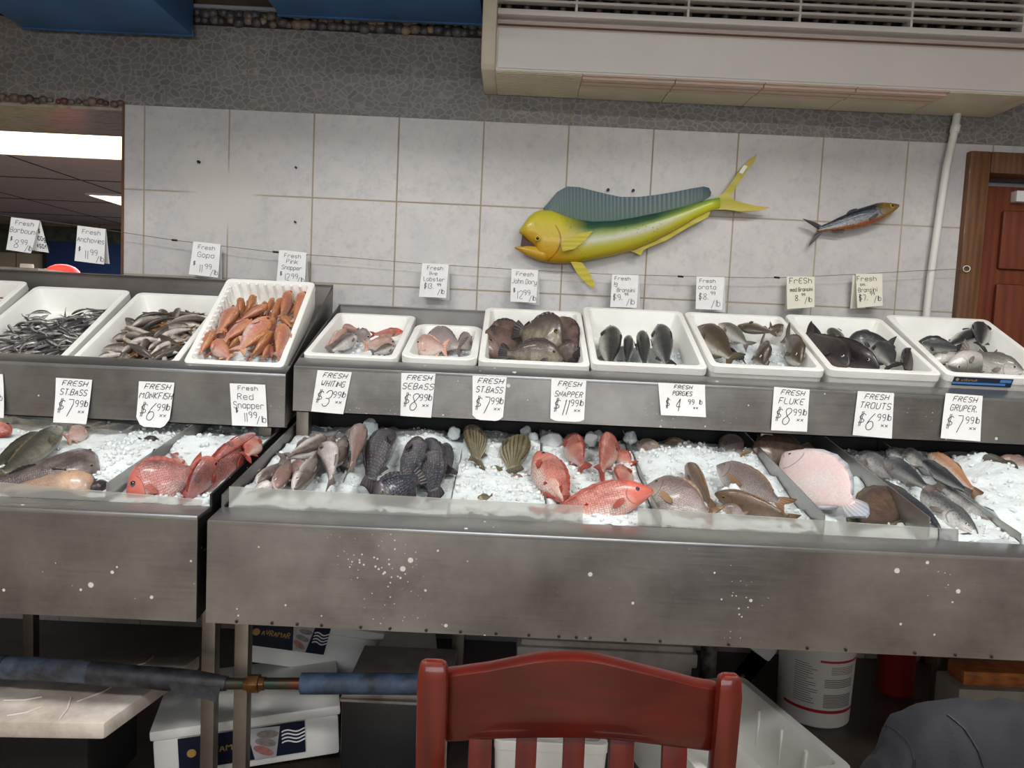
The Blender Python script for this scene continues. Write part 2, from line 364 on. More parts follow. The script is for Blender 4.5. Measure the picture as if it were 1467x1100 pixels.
# ------------------------------------------------------------------ fish shapes: (t, up, down, half width) as fractions of half height / half width
def P(*a): return a
PROF = {
 'snapper': P((0,.08,.1,.12),(.03,.26,.24,.3),(.08,.52,.4,.52),(.15,.8,.6,.76),(.22,.97,.76,.95),(.3,1,.9,1),(.4,.97,.95,.97),(.52,.84,.86,.82),(.64,.62,.62,.6),(.74,.4,.4,.42),(.82,.28,.28,.28),(.86,.27,.27,.2)),
 'slim': P((0,.1,.12,.14),(.03,.3,.3,.36),(.08,.55,.5,.62),(.15,.8,.72,.86),(.22,.96,.88,1),(.3,1,1,1),(.42,.97,1,.96),(.55,.84,.86,.8),(.66,.64,.64,.58),(.76,.44,.42,.4),(.83,.32,.3,.28),(.87,.3,.3,.2)),
 'bass': P((0,.1,.16,.16),(.03,.3,.34,.4),(.08,.55,.55,.66),(.15,.82,.78,.9),(.22,1,.92,1.04),(.26,1,.95,.98),(.4,.97,1,1),(.55,.84,.86,.84),(.66,.64,.64,.62),(.76,.46,.44,.44),(.83,.38,.36,.3),(.87,.38,.36,.22)),
 'oval': P((0,.05,.08,.1),(.03,.22,.24,.3),(.08,.5,.46,.6),(.15,.78,.7,.84),(.24,.96,.88,1),(.35,1,1,1),(.48,.95,.97,.92),(.6,.78,.8,.74),(.7,.52,.54,.5),(.78,.28,.3,.3),(.83,.2,.2,.22),(.87,.2,.2,.16)),
 'flat': P((0,.06,.06,.2),(.03,.2,.22,.4),(.08,.42,.44,.6),(.15,.66,.68,.8),(.25,.88,.9,1),(.38,1,1,1),(.5,.98,.98,.92),(.62,.82,.82,.78),(.72,.58,.58,.6),(.8,.3,.3,.4),(.85,.2,.2,.26),(.88,.2,.2,.2)),
 'monk': P((0,.5,.5,.6),(.03,.7,.7,.8),(.08,.9,.85,.92),(.15,1,.95,1),(.25,1,1,1),(.4,.85,.9,.82),(.55,.66,.7,.62),(.68,.5,.52,.46),(.8,.36,.36,.34),(.88,.28,.28,.24)),
}
SPEC = {  # profile, W/H, fin key, tail spread (of H), tail fork, dorsal (t1,t2,h), eye (t, z, r of H, key)
 'snapper': ('snapper', .48, 'red', .7, .3, (.26,.72,.08), (.13,.36,.06,'blue')),
 'seabass': ('bass', .62, 'dark', .62, -.1, (.28,.74,.08), (.14,.42,.045,'gold')),
 'striped': ('bass', .62, 'olive', .7, .3, (.3,.7,.06), (.12,.35,.045,'gold')),
 'whiting': ('slim', .7, 'grey', .8, .3, (.3,.42,.08), (.11,.3,.085,'silver')),
 'porgy': ('oval', .42, 'tan', .62, .45, (.28,.74,.06), (.13,.4,.045,'gold')),
 'brown': ('slim', .55, 'tan', .6, .3, (.28,.7,.05), (.12,.3,.06,'gold')),
 'fluke': ('flat', .17, 'pale', .36, -.3, (.12,.8,.07), (.09,.2,.03,'gold')),
 'fluke_brown': ('flat', .17, 'olive', .36, -.3, (.12,.8,.07), (.09,.2,.03,'gold')),
 'trout': ('slim', .6, 'grey', .5, .15, (.42,.56,.07), (.085,.25,.05,'silver')),
 'grouper': ('bass', .7, 'olive', .8, -.1, (.28,.75,.09), (.1,.4,.05,'gold')),
 'monk': ('monk', 1., 'dark', .6, -.2, (.5,.72,.1), (.06,.7,.05,'gold')),
 'mullet': ('slim', .56, 'pink', .8, .5, (.3,.44,.08), (.1,.42,.08,'red')),
 'smelt': ('slim', .7, 'gold', .95, .55, (.42,.55,.14), (.07,.25,.11,'silver')),
 'dory': ('oval', .3, 'dark', .4, -.1, (.25,.72,.06), (.15,.45,.05,'gold')),
 'bransini': ('slim', .62, 'dark', .85, .3, (.3,.46,.07), (.1,.3,.06,'silver')),
 'orata': ('snapper', .42, 'dark', .8, .45, (.28,.74,.05), (.13,.36,.055,'silver')),
 'sardine': ('slim', .5, 'dark', 1.5, .75, (.42,.54,.12), (.09,.3,.12,'yellow')),
}
def prof_at(pr, t):
    for i in range(len(pr) - 1):
        if pr[i][0] <= t <= pr[i+1][0]:
            k = (t - pr[i][0]) / (pr[i+1][0] - pr[i][0]); k = k*k*(3-2*k)*.5 + k*.5
            return [pr[i][j]*(1-k) + pr[i+1][j]*k for j in (1, 2, 3)]
    return list(pr[-1][1:])
FOV = {'pinkround': 'pink', 'greyround': 'grey', 'bransini_pale': 'grey', 'bream_dark': 'dark', 'snapper': 'red', 'snapper_dull': 'red', 'whiting_pink': 'grey', 'orange_belly': 'tan', 'grouper': 'olive', 'barbouni': 'red', 'orata': 'olive', 'fluke_white': 'pale'}
def fish_geo(sp, L, H, W=None, bend=(0, 0), bmat=None, nring=16, res=1, name='fish', parts='full', fin=None):
    """local axes: +x from nose (0) to tail tip (L), +z dorsal, y sideways. Returns list of (part name, MB, materials)"""
    pk, wr, fk, tsp, fork, dors, eye = SPEC[sp]; fk = fin or fk; pr = PROF[pk]; W = W or wr * H
    hh, hw = H / 2, W / 2; te = pr[-1][0]; seed = (L*97.3 + H*531.7) % 40
    def cen(t):
        k = 4 * t * (1 - t)
        return Vector((t * L, bend[0] * L * k, bend[1] * L * k))
    def tang(t): return Vector((L, bend[0]*L*(4-8*t), bend[1]*L*(4-8*t))).normalized()
    ts = sorted(set([p[0] for p in pr] + [(pr[i][0]+pr[i+1][0])/2 for i in range(2, len(pr)-1)])) if res else [p[0] for p in pr]
    def frame(t):
        X = tang(t); Y = Vector((0, 1, 0)); Y = (Y - X*Y.dot(X)).normalized(); return X, Y, X.cross(Y)
    rings = []; uvs = []
    for t in ts:
        up, dn, w = prof_at(pr, t); X, Y, Zd = frame(t); c = cen(t); ring = []; lum = noise.noise((t*5, seed, 0))*.05
        for j in range(nring):
            a = 2 * PI * (j + .5) / nring; s_, c_ = math.sin(a), math.cos(a)
            lf = 1 + lum + .06*noise.noise((t*6, s_*1.6 + seed, c_*1.6))
            ring.append(c + Y * (lf * hw * w * math.copysign(abs(c_)**.9, c_)) + Zd * (lf * hh * (up if s_ > 0 else dn) * s_))
            uvs.append((max(t, 1e-4), .5 + .5 * s_))
        rings.append(ring)
    body = MB().loft(rings, uvr=uvs)
    out = [('body', body, bmat)]
    def surf(t, zf, sgn, e=.0):
        up, dn, w = prof_at(pr, t); X, Y, Zd = frame(t); z = zf * hh * (up if zf > 0 else dn)
        return cen(t) + Zd * z + Y * sgn * (hw * w * math.sqrt(max(0, 1 - zf*zf))**.9 + e)
    th = max(.0012, .004 * H / .1)
    # tail
    g = []; ug = []; nr = 9; te0 = te - .05
    X, Y, Zd = frame(te0); c0 = cen(te0); pw = prof_at(pr, te)[0] * hh
    for i in range(4):
        k = i / 3; row = []; ur = []
        for j in range(nr):
            s_ = -1 + 2 * j / (nr - 1)
            ext = (1 - te0) * L * (1 - fork * (1 - abs(s_))**1.2 * (1 if fork > 0 else .6) - (abs(s_)**2 * -fork if fork < 0 else 0))
            x = k * ext; half = pw * .9 * (1 - k) + tsp * hh * k**.8
            row.append(c0 + X * x + Zd * (s_ * half) - Y * th/2 + Y * (.012 * L * k * math.sin(s_ * 3))); ur.append((k + .001, j / (nr - 1)))
        g.append(row); ug.append(ur)
    out.append(('tail_fin', MB().sheet(g, Y * th, 0, ug), FN[fk]))
    if parts == 'lite': return out
    # dorsal
    t1, t2, dh = dors; g = []; ug = []; n = 11
    for i in range(n):
        k = i / (n - 1); t = t1 + (t2 - t1) * k; X, Y, Zd = frame(t); up = prof_at(pr, t)[0]
        b = cen(t) + Zd * (hh * up * .94); jag = 1 if i % 2 == 0 else .8
        hgt = dh * H * (math.sin(PI * (.12 + .88 * k)) ** .6 if i < n - 1 else .25) * jag + .001
        g.append([b - Y*th/2, b + Zd * hgt * .55 + X * hgt * .25 - Y*th/2, b + Zd * hgt + X * hgt * .6 - Y*th/2]); ug.append([(.01, k), (.5, k), (1, k)])
    out.append(('dorsal_fin', MB().sheet(g, Vector((0, th, 0)), 0, ug), FN[fk]))
    if sp.startswith('fluke'):
        g = []
        for i in range(n):
            k = i / (n - 1); t = t1 + (t2 - t1) * k; X, Y, Zd = frame(t); dn = prof_at(pr, t)[1]
            b = cen(t) - Zd * (hh * dn * .94); hgt = dh * H * (math.sin(PI * (.12 + .8 * k)) ** .6)
            g.append([b, b - Zd * hgt * .55 + X * hgt * .2, b - Zd * hgt + X * hgt * .4])
        out.append(('anal_fin', MB().sheet(g, Vector((0, th, 0)), 0, ug), FN[fk]))
    else:
        g = []; ug = []
        for i in range(6):
            k = i / 5; t = .6 + .13 * k; X, Y, Zd = frame(t); b = cen(t) - Zd * (hh * prof_at(pr, t)[1] * .92); hgt = .14 * H * (1 - .75 * k)
            g.append([b - Y*th/2, b - Zd * hgt * .5 + X * hgt * .4 - Y*th/2, b - Zd * hgt + X * hgt * .9 - Y*th/2]); ug.append([(.01, k), (.5, k), (1, k)])
        out.append(('anal_fin', MB().sheet(g, Vector((0, th, 0)), 0, ug), FN[fk]))
    for sg in (1, -1):
        b = surf(.265, -.15, sg, .001); X, Y, Zd = frame(.3); g = []; ug = []; pl = .1 * L if sp != 'porgy' else .2 * L
        for i in range(6):
            k = i / 5; w_ = (.085 * H) * math.sin(PI * (.12 + .8 * k)) ** .8 + .0005
            c = b + X * pl * k - Zd * .12 * H * k + Y * sg * (.008 * L * math.sin(k * 2.2) + .001 - k*k*.02*H)
            g.append([c - Zd * w_, c, c + Zd * w_]); ug.append([(k + .01, 0), (k + .01, .5), (k + .01, 1)])
        if not sp.startswith('fluke'): out.append(('pectoral_fin', MB().sheet(g, Y * sg * th, 0, ug), FN[fk]))
        et, ez, er, ek = eye; r = er * H; c = surf(et, ez, sg, -r * .25); X, Y, Zd = frame(et); Yo = Y * sg
        nrm = (Yo + Zd * .25).normalized(); ax = X; az = nrm.cross(ax).normalized(); rings = []
        e = MB()
        for th_ in (1.5, 1.1, .75, .5, .25):
            rings.append([c + nrm * (r*.75*math.cos(th_)) + (ax*math.cos(2*PI*j/12) + az*math.sin(2*PI*j/12)) * r*math.sin(th_) for j in range(12)])
        e.loft(rings, True, True, 0)
        nf = len(e.f); e.m = [1 if (i >= 24 and i < 48) or i == nf - 1 else 0 for i in range(nf)]
        out.append(('eye', e, EYES[ek]))
    return out
def basis(X, Y, Z, loc):
    return Matrix(((X.x, Y.x, Z.x, loc.x), (X.y, Y.y, Z.y, loc.y), (X.z, Y.z, Z.z, loc.z), (0, 0, 0, 1)))
def pose(p0, p1, N, roll, face=.55):
    """frame for a fish from nose p0 to tail p1 resting on a surface with normal N, showing the side picked by roll"""
    X = (p1 - p0).normalized(); mid = (p0 + p1) / 2
    view = (EYE - mid).normalized(); S = (N.normalized() * (1 - face) + view * face)
    S = (S - X * S.dot(X)).normalized(); R = X.cross(S); a = math.radians(roll)
    Z = S * math.cos(a) + R * math.sin(a); Y = Z.cross(X)
    return basis(X, Y, Z, p0)
def fish(name, label, cat, sp, mat, nose, tail, pl, H, roll=90, bend=(0, 0), lift=None, W=None, group=None, face=.55, parts='full', zm=None):
    if zm: nose, tail = zm(nose), zm(tail)
    wr = SPEC[sp][1]; w = W or wr * H
    if lift is None: lift = .42 * min(w, H)
    if not isinstance(lift, (tuple, list)): lift = (lift, lift)
    H *= 1.1 if pl is PI_ else 1.2; W = W*1.1 if W else W
    def put(p_, lf):
        p = onplane(*p_, pl, lf)
        if pl is PI_ and p.y < 1.885: p = at(*p_, 1.885); p.z = max(p.z, pz(PI_, 1.885, -.035))
        return p
    p0, p1 = put(nose, lift[0]), put(tail, lift[1]); N = Vector((0, -pl[2], 1))
    return fish3(name, label, cat, sp, mat, p0, p1, N, H, roll, bend, W, group, face, parts)
def fish3(name, label, cat, sp, mat, p0, p1, N, H, roll, bend=(0, 0), W=None, group=None, face=.55, parts='full'):
    L = (p1 - p0).length
    r = thing(name, label, cat, group=group); r.matrix_world = pose(p0, p1, N, roll, face)
    for pn, mb, mt in fish_geo(sp, L, H, W, bend, FM[mat], parts=parts, fin=FOV.get(mat)):
        mb.build(pn, mt, r, smooth=(True if pn == 'body' else .9), local=True)
    return r
# ------------------------------------------------------------------ the setting
YC, YS, YW = 1.75, 2.35, 3.10
TX0, TZ0, TP = -1.526, 2.1526, .34142
def tile_mat():
    q = NT('pale_grey_wall_tile'); p = q.geo(); sx = q.n('SeparateXYZ'); q.l(p, sx.inputs[0])
    cb = q.n('CombineXYZ'); q.l(q.math('SUBTRACT', sx.outputs[0], TX0 - 30*TP), cb.inputs[0]); q.l(q.math('SUBTRACT', TZ0 + 30*TP, sx.outputs[2]), cb.inputs[1])
    b = q.n('TexBrick', offset=0.0, squash=1.0); q.l(cb.outputs[0], b.inputs['Vector'])
    for k, v_ in (('Scale', 1), ('Mortar Size', .0035), ('Mortar Smooth', .2), ('Brick Width', TP), ('Row Height', TP)): b.inputs[k].default_value = v_
    n = q.noise(p, 6, 6, .7); n2 = q.noise(p, 34, 4, .65)
    c = q.mix(q.ramp(n, [(.35, 0.), (.7, 1.)]), lin((205, 201, 197)), lin((190, 188, 190)))
    c = q.mix(q.math('MULTIPLY', q.ramp(n2, [(.5, 0.), (.72, 1.)]), .45), c, lin((164, 164, 174)))
    # plaster repair patch on the left tiles
    dx = q.math('ABSOLUTE', q.math('SUBTRACT', sx.outputs[0], -1.22)); dz = q.math('ABSOLUTE', q.math('SUBTRACT', sx.outputs[2], 1.80))
    pn = q.math('MULTIPLY', q.math('SUBTRACT', q.noise(p, 9, 4), .5), .16)
    k = q.math('MULTIPLY', q.ramp(q.math('ADD', dx, pn), [(.1, 1.), (.17, 0.)]), q.ramp(q.math('ADD', dz, pn), [(.09, 1.), (.17, 0.)]))
    fac = q.math('MULTIPLY', b.outputs['Fac'], q.math('SUBTRACT', 1, k))
    c = q.mix(k, c, lin((201, 198, 192)))
    c = q.mix(fac, c, q.mix(q.noise(p, 3, 2), lin((150, 136, 116)), lin((178, 166, 148))))
    q.set(Base_Color=c, Roughness=q.math('ADD', .3, q.math('MULTIPLY', fac, .5)))
    q.bump(q.math('SUBTRACT', q.math('MULTIPLY', n2, .12), fac), .35, .003); return q.m
def pebble_tile_mat():
    q = NT('grey_pebble_pattern_tile'); p = q.geo(); sx = q.n('SeparateXYZ'); q.l(p, sx.inputs[0])
    w = q.n('TexNoise'); w.inputs['Scale'].default_value = 16; q.l(p, w.inputs['Vector'])
    pw = q.mix(.03, p, w.outputs['Color'], 'ADD')
    pm = q.mapping(pw, (1, 1, 1.35))
    v = q.voro(pm, 30, 'DISTANCE_TO_EDGE'); vc = q.voro(pm, 30)
    col = q.ramp(vc.outputs['Color'], [(0., lin((102, 100, 102))), (.5, lin((126, 123, 122))), (1., lin((94, 95, 104)))])
    g = q.noise(p, 60, 3)
    col = q.mix(q.math('MULTIPLY', g, .35), col, lin((112, 106, 100)))
    e = q.ramp(v.outputs['Distance'], [(.02, .9), (.07, .3), (.14, 0.)])
    c = q.mix(e, col, lin((150, 143, 136)))
    lx = q.math('ABSOLUTE', q.math('SUBTRACT', q.math('FRACT', q.math('DIVIDE', q.math('SUBTRACT', sx.outputs[0], PEBX - 30*.3245), .3245)), .5))
    ln = q.math('GREATER_THAN', lx, .4925)
    c = q.mix(q.math('MULTIPLY', ln, .8), c, lin((124, 112, 96)))
    q.set(Base_Color=c, Roughness=.42); q.bump(q.math('SUBTRACT', e, q.math('MULTIPLY', ln, 2)), -.25, .004); return q.m
PEBX = at(355, 90, YW).x
M['tile'] = tile_mat(); M['pebtile'] = pebble_tile_mat()
XJ = at(177, 270, YW).x; ZL = at(90, 150, YW).z; ZP = at(697, 174, YW).z; ZPT = at(420, 42, YW).z
XD0 = at(1388, 222, YW).x; ZD = at(1400, 222, YW).z
WT = .46                                       # wall thickness seen under the opening
M['floor'] = simple('dark_wet_shaded_floor_tile', (78, 67, 60), .35, var=.5, vscale=5, bump=.1, bscale=30)  # wet dark floor, with the shadow under the counters put into its colour
M['floor_dining'] = simple('tan_dining_floor_tile', (148, 134, 118), .4, var=.25, vscale=4)
M['plaster'] = simple('warm_grey_plaster', (150, 144, 137), .75, var=.1)
M['ceil'] = simple('off_white_ceiling_tile', (205, 203, 198), .8, var=.05)
M['granite'] = None
q = NT('green_brown_marble_tile'); p = q.mapping(q.geo(), (3, 9, 3)); n = q.noise(p, 3, 8, .7)
q.set(Base_Color=q.ramp(n, [(.3, lin((122, 126, 112))), (.5, lin((170, 162, 142))), (.62, lin((140, 126, 106))), (.75, lin((190, 182, 166)))]), Roughness=.25); M['granite'] = q.m
M['dark_tile'] = None
q = NT('far_room_beige_tile'); p = q.geo(); sx = q.n('SeparateXYZ'); q.l(p, sx.inputs[0]); cb = q.n('CombineXYZ'); q.l(sx.outputs[0], cb.inputs[0]); q.l(sx.outputs[2], cb.inputs[1])
b = q.n('TexBrick', offset=0.0); q.l(cb.outputs[0], b.inputs['Vector'])
for k, v_ in (('Scale', 1), ('Mortar Size', .006), ('Brick Width', .33), ('Row Height', .33)): b.inputs[k].default_value = v_
b.inputs['Color1'].default_value = lin((150, 138, 116)) + (1,); b.inputs['Color2'].default_value = lin((142, 132, 112)) + (1,); b.inputs['Mortar'].default_value = lin((86, 78, 66)) + (1,)
q.set(Base_Color=b.outputs['Color'], Roughness=.4); M['dark_tile'] = q.m
M['green_band'] = simple('dark_green_granite_band', (52, 58, 52), .35, rgb2=(84, 86, 76), var=.4, vscale=14)
M['far_ceil'] = simple('grey_far_room_ceiling', (172, 170, 178), .7, var=.12)
XL, XR, YB, ZC = -3.3, 3.6, -4.2, 3.05
# back wall around the hatch and the door
mb = MB()
mb.box(XJ, XD0, YW, YW+WT, 0, ZP, 0); mb.box(XD0, XR, YW, YW+WT, ZD, ZP, 0); mb.box(XD0+.95, XR, YW, YW+WT, 0, ZD, 0)
mb.box(XL, XJ, YW, YW+WT, 0, 1.22, 0); mb.box(XD0, XD0+.95, YW+.16, YW+WT, 0, ZD, 0)
mb.box(XL, XR, YW, YW+WT, ZL if False else ZP, ZPT, 1) if False else None
mb.box(XJ, XR, YW-.003, YW+WT, ZP, ZPT, 1); mb.box(XL, XJ, YW-.003, YW+WT, ZL, ZPT, 1)
mb.box(XL, XR, YW+.01, YW+WT, ZPT, ZC, 2)
struct(mb.build('wall_back', [M['tile'], M['pebtile'], M['brown_recess']]))
mb = MB().box(XL, XJ-.002, YW+.004, YW+WT-.002, ZL-.012, ZL, 0); struct(mb.build('trim_1', M['granite']))
mb = MB().box(XJ-.006, XJ+.003, YW-.006, YW+.02, 1.2, ZL+.01, 0); struct(mb.build('trim_2', M['wood_frame']))
struct(MB().box(XL, XR+.2, 1.55, 9.1, -.1, 0, 0).box(XL, XR+.2, YB, 1.55, -.1, 0, 1).build('floor', [M['floor'], M['floor_dining']]))
struct(MB().box(XL, XR+.2, YB, YW+.2, ZC, ZC+.1).build('ceiling', M['ceil']))
struct(MB().box(XL-.1, XL, YB, YW, 0, ZC).build('wall_left', M['plaster']))
struct(MB().box(XR, XR+.1, YB, YW, 0, ZC).build('wall_right', M['plaster']))
struct(MB().box(XL, XR, YB-.1, YB, 0, ZC).build('wall_front', M['plaster']))
# room beyond the hatch
ZFC = 2.30
struct(MB().box(-7.5, 1, YW+WT, 9.1, ZFC, ZFC+.1).build('ceiling_far_room', M['far_ceil']))
zb1 = at(60, 340, 9).z; zb0 = at(60, 364, 9).z; zt1 = at(60, 323, 9).z
mb = MB().box(-7.5, 1, 9.0, 9.1, zt1, ZFC, 0).box(-7.5, 1, 9.0, 9.1, zb0, zt1, 1).box(-7.5, 1, 9.0, 9.1, 0, zb0, 0)
struct(mb.build('wall_far_room', [M['dark_tile'], M['green_band']]))
struct(MB().box(-7.6, -7.5, YW+WT, 9.1, 0, ZFC).build('wall_far_room_left', M['plaster']))
struct(MB().box(1, 1.1, YW+WT, 9.1, 0, ZFC).build('wall_far_room_right', M['plaster']))
struct(MB().box(-7.5, XL, YW+WT-.1, YW+WT, 0, ZFC).build('wall_far_room_front', M['plaster']))
struct(MB().box(-7.5, XL, YW, 9.1, -.1, 0).build('floor_far_room', M['floor']))
# blue panel on the far wall
x0, x1 = at(62, 360, 8.9).x, at(200, 360, 8.9).x; z1 = at(120, 347, 8.9).z
t = thing('wall_board', 'dark blue board standing against the far wall seen through the hatch', 'board', (x0, 8.95, 0))
MB().box(x0, x1, 8.93, 8.985, 0, z1).build('panel', M['navy_wall'] if 'navy_wall' in M else simple('dark_blue_board', (22, 44, 84), .5), t)
MB().box(x0-.02, x0+.02, 8.92, 8.93, 0, z1).build('edge_strip', M['black'], t)
# ceiling grid lines in the far room
M['grid'] = simple('dark_ceiling_joint', (52, 48, 50), .7)
mb = MB()
for y in (5.9, 7.1, 8.2): mb.box(-7.5, 1, y, y+.012, ZFC-.004, ZFC)
for x in (-5.8, -4.6, -3.4, -2.2): mb.box(x, x+.012, YW+WT, 9, ZFC-.004, ZFC)
struct(mb.build('trim_3', M['grid']))
# pebble borders
M['pebble'] = None
q = NT('river_pebbles'); g = q.n('NewGeometry'); 
q.set(Base_Color=q.mix(q.math('MULTIPLY', q.noise(q.geo(), 40, 3), .3), q.ramp(g.outputs['Random Per Island'], [(0., lin((62, 60, 62))), (.45, lin((88, 84, 84))), (.7, lin((112, 96, 82))), (.86, lin((150, 128, 100))), (1., lin((72, 74, 84)))]), lin((60, 56, 54))), Roughness=.4); M['pebble'] = q.m
q = NT('rusty_river_pebbles'); g = q.n('NewGeometry')
q.set(Base_Color=q.ramp(g.outputs['Random Per Island'], [(0., lin((70, 52, 42))), (.4, lin((100, 88, 80))), (.7, lin((96, 60, 44))), (1., lin((140, 128, 112)))]), Roughness=.45); M['pebble_r'] = q.m
def pebbles(xa, xb, za, zb, y, rows, r, seed):
    rnd = random.Random(seed); mb = MB(); x = xa
    while x < xb:
        for k in range(rows):
            rr = r * rnd.uniform(.65, 1.3)
            mb.sphere((x + rnd.uniform(-.3, .3)*r, y - rnd.uniform(0, .006), za + (k+.5)*(zb-za)/rows + rnd.uniform(-.3, .3)*r), rr*1.15, rr*.75, rr*.9, 8, 5)
        x += r * 1.75
    return mb
zpe0 = ZPT + .002; zpe1 = at(420, 18, YW-.02).z
o = pebbles(at(284, 30, YW).x, at(700, 30, YW).x + .06, zpe0, zpe1, YW-.006, 2, .019, 3).build('trim_4', M['pebble'], smooth=True); struct(o)
struct(MB().box(XL, XR, YW-.012, YW+.02, zpe0-.004, zpe1, 0).build('trim_5', M['black']))
o = pebbles(XL, XJ-.01, ZL-.002, ZL+.03, YW-.004, 1, .016, 4).build('trim_6', M['pebble_r'], smooth=True); struct(o)
struct(MB().box(XL, XR, YW-.03, YW+.02, zpe1, zpe1+.012, 0).build('trim_7', simple('pale_ledge_paint', (150, 156, 162), .6)))
# blue ceiling ducts
def duct(px_far_l, px_far_r, Y1, Y0, label, xl=None):
    a = at(*px_far_r, Y1); zl = a.z; x1 = a.x; x0 = xl if xl is not None else at(*px_far_l, Y1).x
    t = thing('ceiling_duct', label, 'duct', (x0, Y0, zl))
    MB().box(x0, x1, Y0, Y1, zl, ZC, 0).build('duct_body', M['blue'], t, bevel=.006)
    MB().box(x0-.004, x1+.004, Y1-.012, Y1+.002, zl-.004, zl+.02, 0).build('seam_flange', M['blue'], t); MB().box(x0-.004, x1+.004, Y0, Y0+.02, zl-.004, zl+.02).build('seam_flange', M['blue'], t)
    return t
duct((35, 43), (277, 52), YW-.04, 2.0, 'blue painted ceiling duct at the top left above the hatch')
a = at(400, 22, YW-.055)
t = duct(None, (692, 36), YW-.055, 2.0, 'wider blue ceiling duct ending beside the air conditioner', a.x)
# door
x1 = XD0 + .95
for px_, nm in (): pass
fr = MB(); fw_ = .075
fr.box(XD0-.01, XD0+fw_, YW-.03, YW+.13, 0, ZD+.01); fr.box(XD0+fw_, x1-fw_, YW-.03, YW+.13, ZD-fw_, ZD+.01); fr.box(x1-fw_, x1+.01, YW-.03, YW+.13, 0, ZD+.01)
d = bpy.data.objects.new('door_1', None); COL.objects.link(d); d.location = (XD0, YW, 0); struct(d)
fr.build('door_frame', M['wood_frame'], d, bevel=.008)
dp = MB().box(XD0+fw_, x1-fw_, YW+.07, YW+.12, .01, ZD-fw_-.03)
dp.build('door_leaf', M['wood_door'], d); d = d.children[-1] if d.children[-1].name.startswith('door_leaf') else [c_ for c_ in d.children if c_.name.startswith('door_leaf')][0]
for k, (za, zb) in enumerate(((1.66, 1.90), (1.28, 1.60), (.75, 1.2), (.15, .68))):
    mb = MB().box(XD0+fw_+.12, x1-fw_-.12, YW+.052, YW+.072, za, zb); mb.build('door_panel', M['wood_door'], d, bevel=.012)
a = at(1459, 282, YW+.05); MB().box(a.x-.02, a.x+.05, YW+.03, YW+.07, a.z-.022, a.z+.022).build('latch', M['white_print'], d, bevel=.003)
# wall screws and stubs
M['screw'] = simple('dark_screw', (40, 38, 38), .5, .6)
for k, (px, py, r) in enumerate(((285, 232, .006), (424, 240, .004), (423, 318, .004), (871, 272, .006), (907, 273, .006))):
    c = at(px, py, YW-.004)
    o = MB().tube([c + Vector((0, .004, 0)), c + Vector((0, -.008, 0))], r, 8).build('wall_screw', M['screw'])
    lab = ['dark screw in the top tile above the plaster patch', 'small dark screw in the top tile right of the patch', 'small dark screw in the second tile row under another screw', 'left dark screw above the green dorsal fin', 'right dark screw above the green dorsal fin'][k]
    tag(o, lab, 'screw')
# drain pipe beside the door
pp = [at(1372, 160, YW-.035), at(1367, 190, YW-.035), at(1356, 240, YW-.035), at(1347, 300, YW-.035), at(1340, 350, YW-.035), at(1333, 400, YW-.035), at(1327, 455, YW-.035), at(1318, 560, YW-.035)]
pp.append(Vector((pp[-1].x, YW-.035, .0)))
t = thing('drain_pipe', 'white wrapped drain pipe running down the tiles beside the door', 'pipe', pp[-1])
MB().tube(pp, .0145, 10).build('pipe', M['pipe_white'], t, smooth=.9)
MB().tube([pp[1]+Vector((.004,0,.03)), pp[1]], .018, 10).build('coupling', M['pipe_white'], t, smooth=.9)
# ------------------------------------------------------------------ air conditioner
xa = at(705, 120, YW).x; xb = at(1412, 165, YW).x; zb_ = at(1000, 150, YW).z; yf = 2.81
zb_ = (at(705, 137, YW).z + at(1410, 165, YW).z) / 2
zp1 = at(712, 38, yf-.02).z
ac = thing('air_conditioner', 'large off-white air conditioner hanging high on the wall above the mounted fish', 'air conditioner', (xa, YW, zb_))
prof = [(YW-.005, zb_), (yf, zb_), (yf-.015, zp1), (yf+.03, zp1+.004), (yf+.03, zp1+.05), (yf+.12, zp1+.06), (yf+.12, zb_+.48), (YW-.005, zb_+.48)]
def xprism(mb, pr, x0, x1, mi=0): return mb.prism([(x0, y, z) for y, z in pr], (x1-x0, 0, 0), mi)
xprism(MB(), prof, xa+.02, xb-.02).build('housing', M['ac'], ac)
MB().box(xa+.03, xb-.03, yf+.085, yf+.118, zp1+.07, zb_+.47).build('fan_cavity', M['ac_dark'], ac)
for x0, x1 in ((xa-.03, xa+.022), (xb-.022, xb+.02)):
    e = [(YW-.004, zb_-.006), (yf-.012, zb_-.006), (yf-.035, zb_+.012), (yf-.055, zp1+.02), (yf-.055, zb_+.5), (YW-.004, zb_+.5)]
    xprism(MB(), e, x0, x1).build('end_cap', M['ac_cream'], ac, bevel=.01)
xprism(MB(), [(yf-.003, zb_+.006), (yf-.006, zb_+.006), (yf-.022, zp1-.006), (yf-.019, zp1-.006)], xa+.03, xb-.03).build('front_panel', M['ac'], ac)
xprism(MB(), [(yf+.0, zp1+.006), (yf+.032, zp1+.004), (yf+.032, zp1+.02), (yf-.0, zp1+.018)], xa+.025, xb-.025).xprism if False else None
for k, (dz, dy) in enumerate(((.008, .012), (.022, .006))):
    MB().box(xa+.025, xb-.025, yf+dy, yf+.034, zp1+dz, zp1+dz+.008).build('trim_strip', M['ac_vent'], ac)
MB().box(xa+.022, xb-.022, yf-.02, yf+.04, zp1+.045, zp1+.066).build('grille_bar', M['ac'], ac, bevel=.004)
for k in range(6):
    z = zp1 + .092 + k*.03
    MB().box(xa+.022, xb-.022, yf-.02, yf+.012, z, z+.008).build('grille_slat', M['ac'], ac)
n = 5
for k in range(n):
    x = xa + .3 + k * .4; MB().box(x, x+.008, yf-.016, yf+.05, zp1+.05, zb_+.47).build('grille_post', M['ac'], ac)
nf = int((xb-xa-.1)/.066)
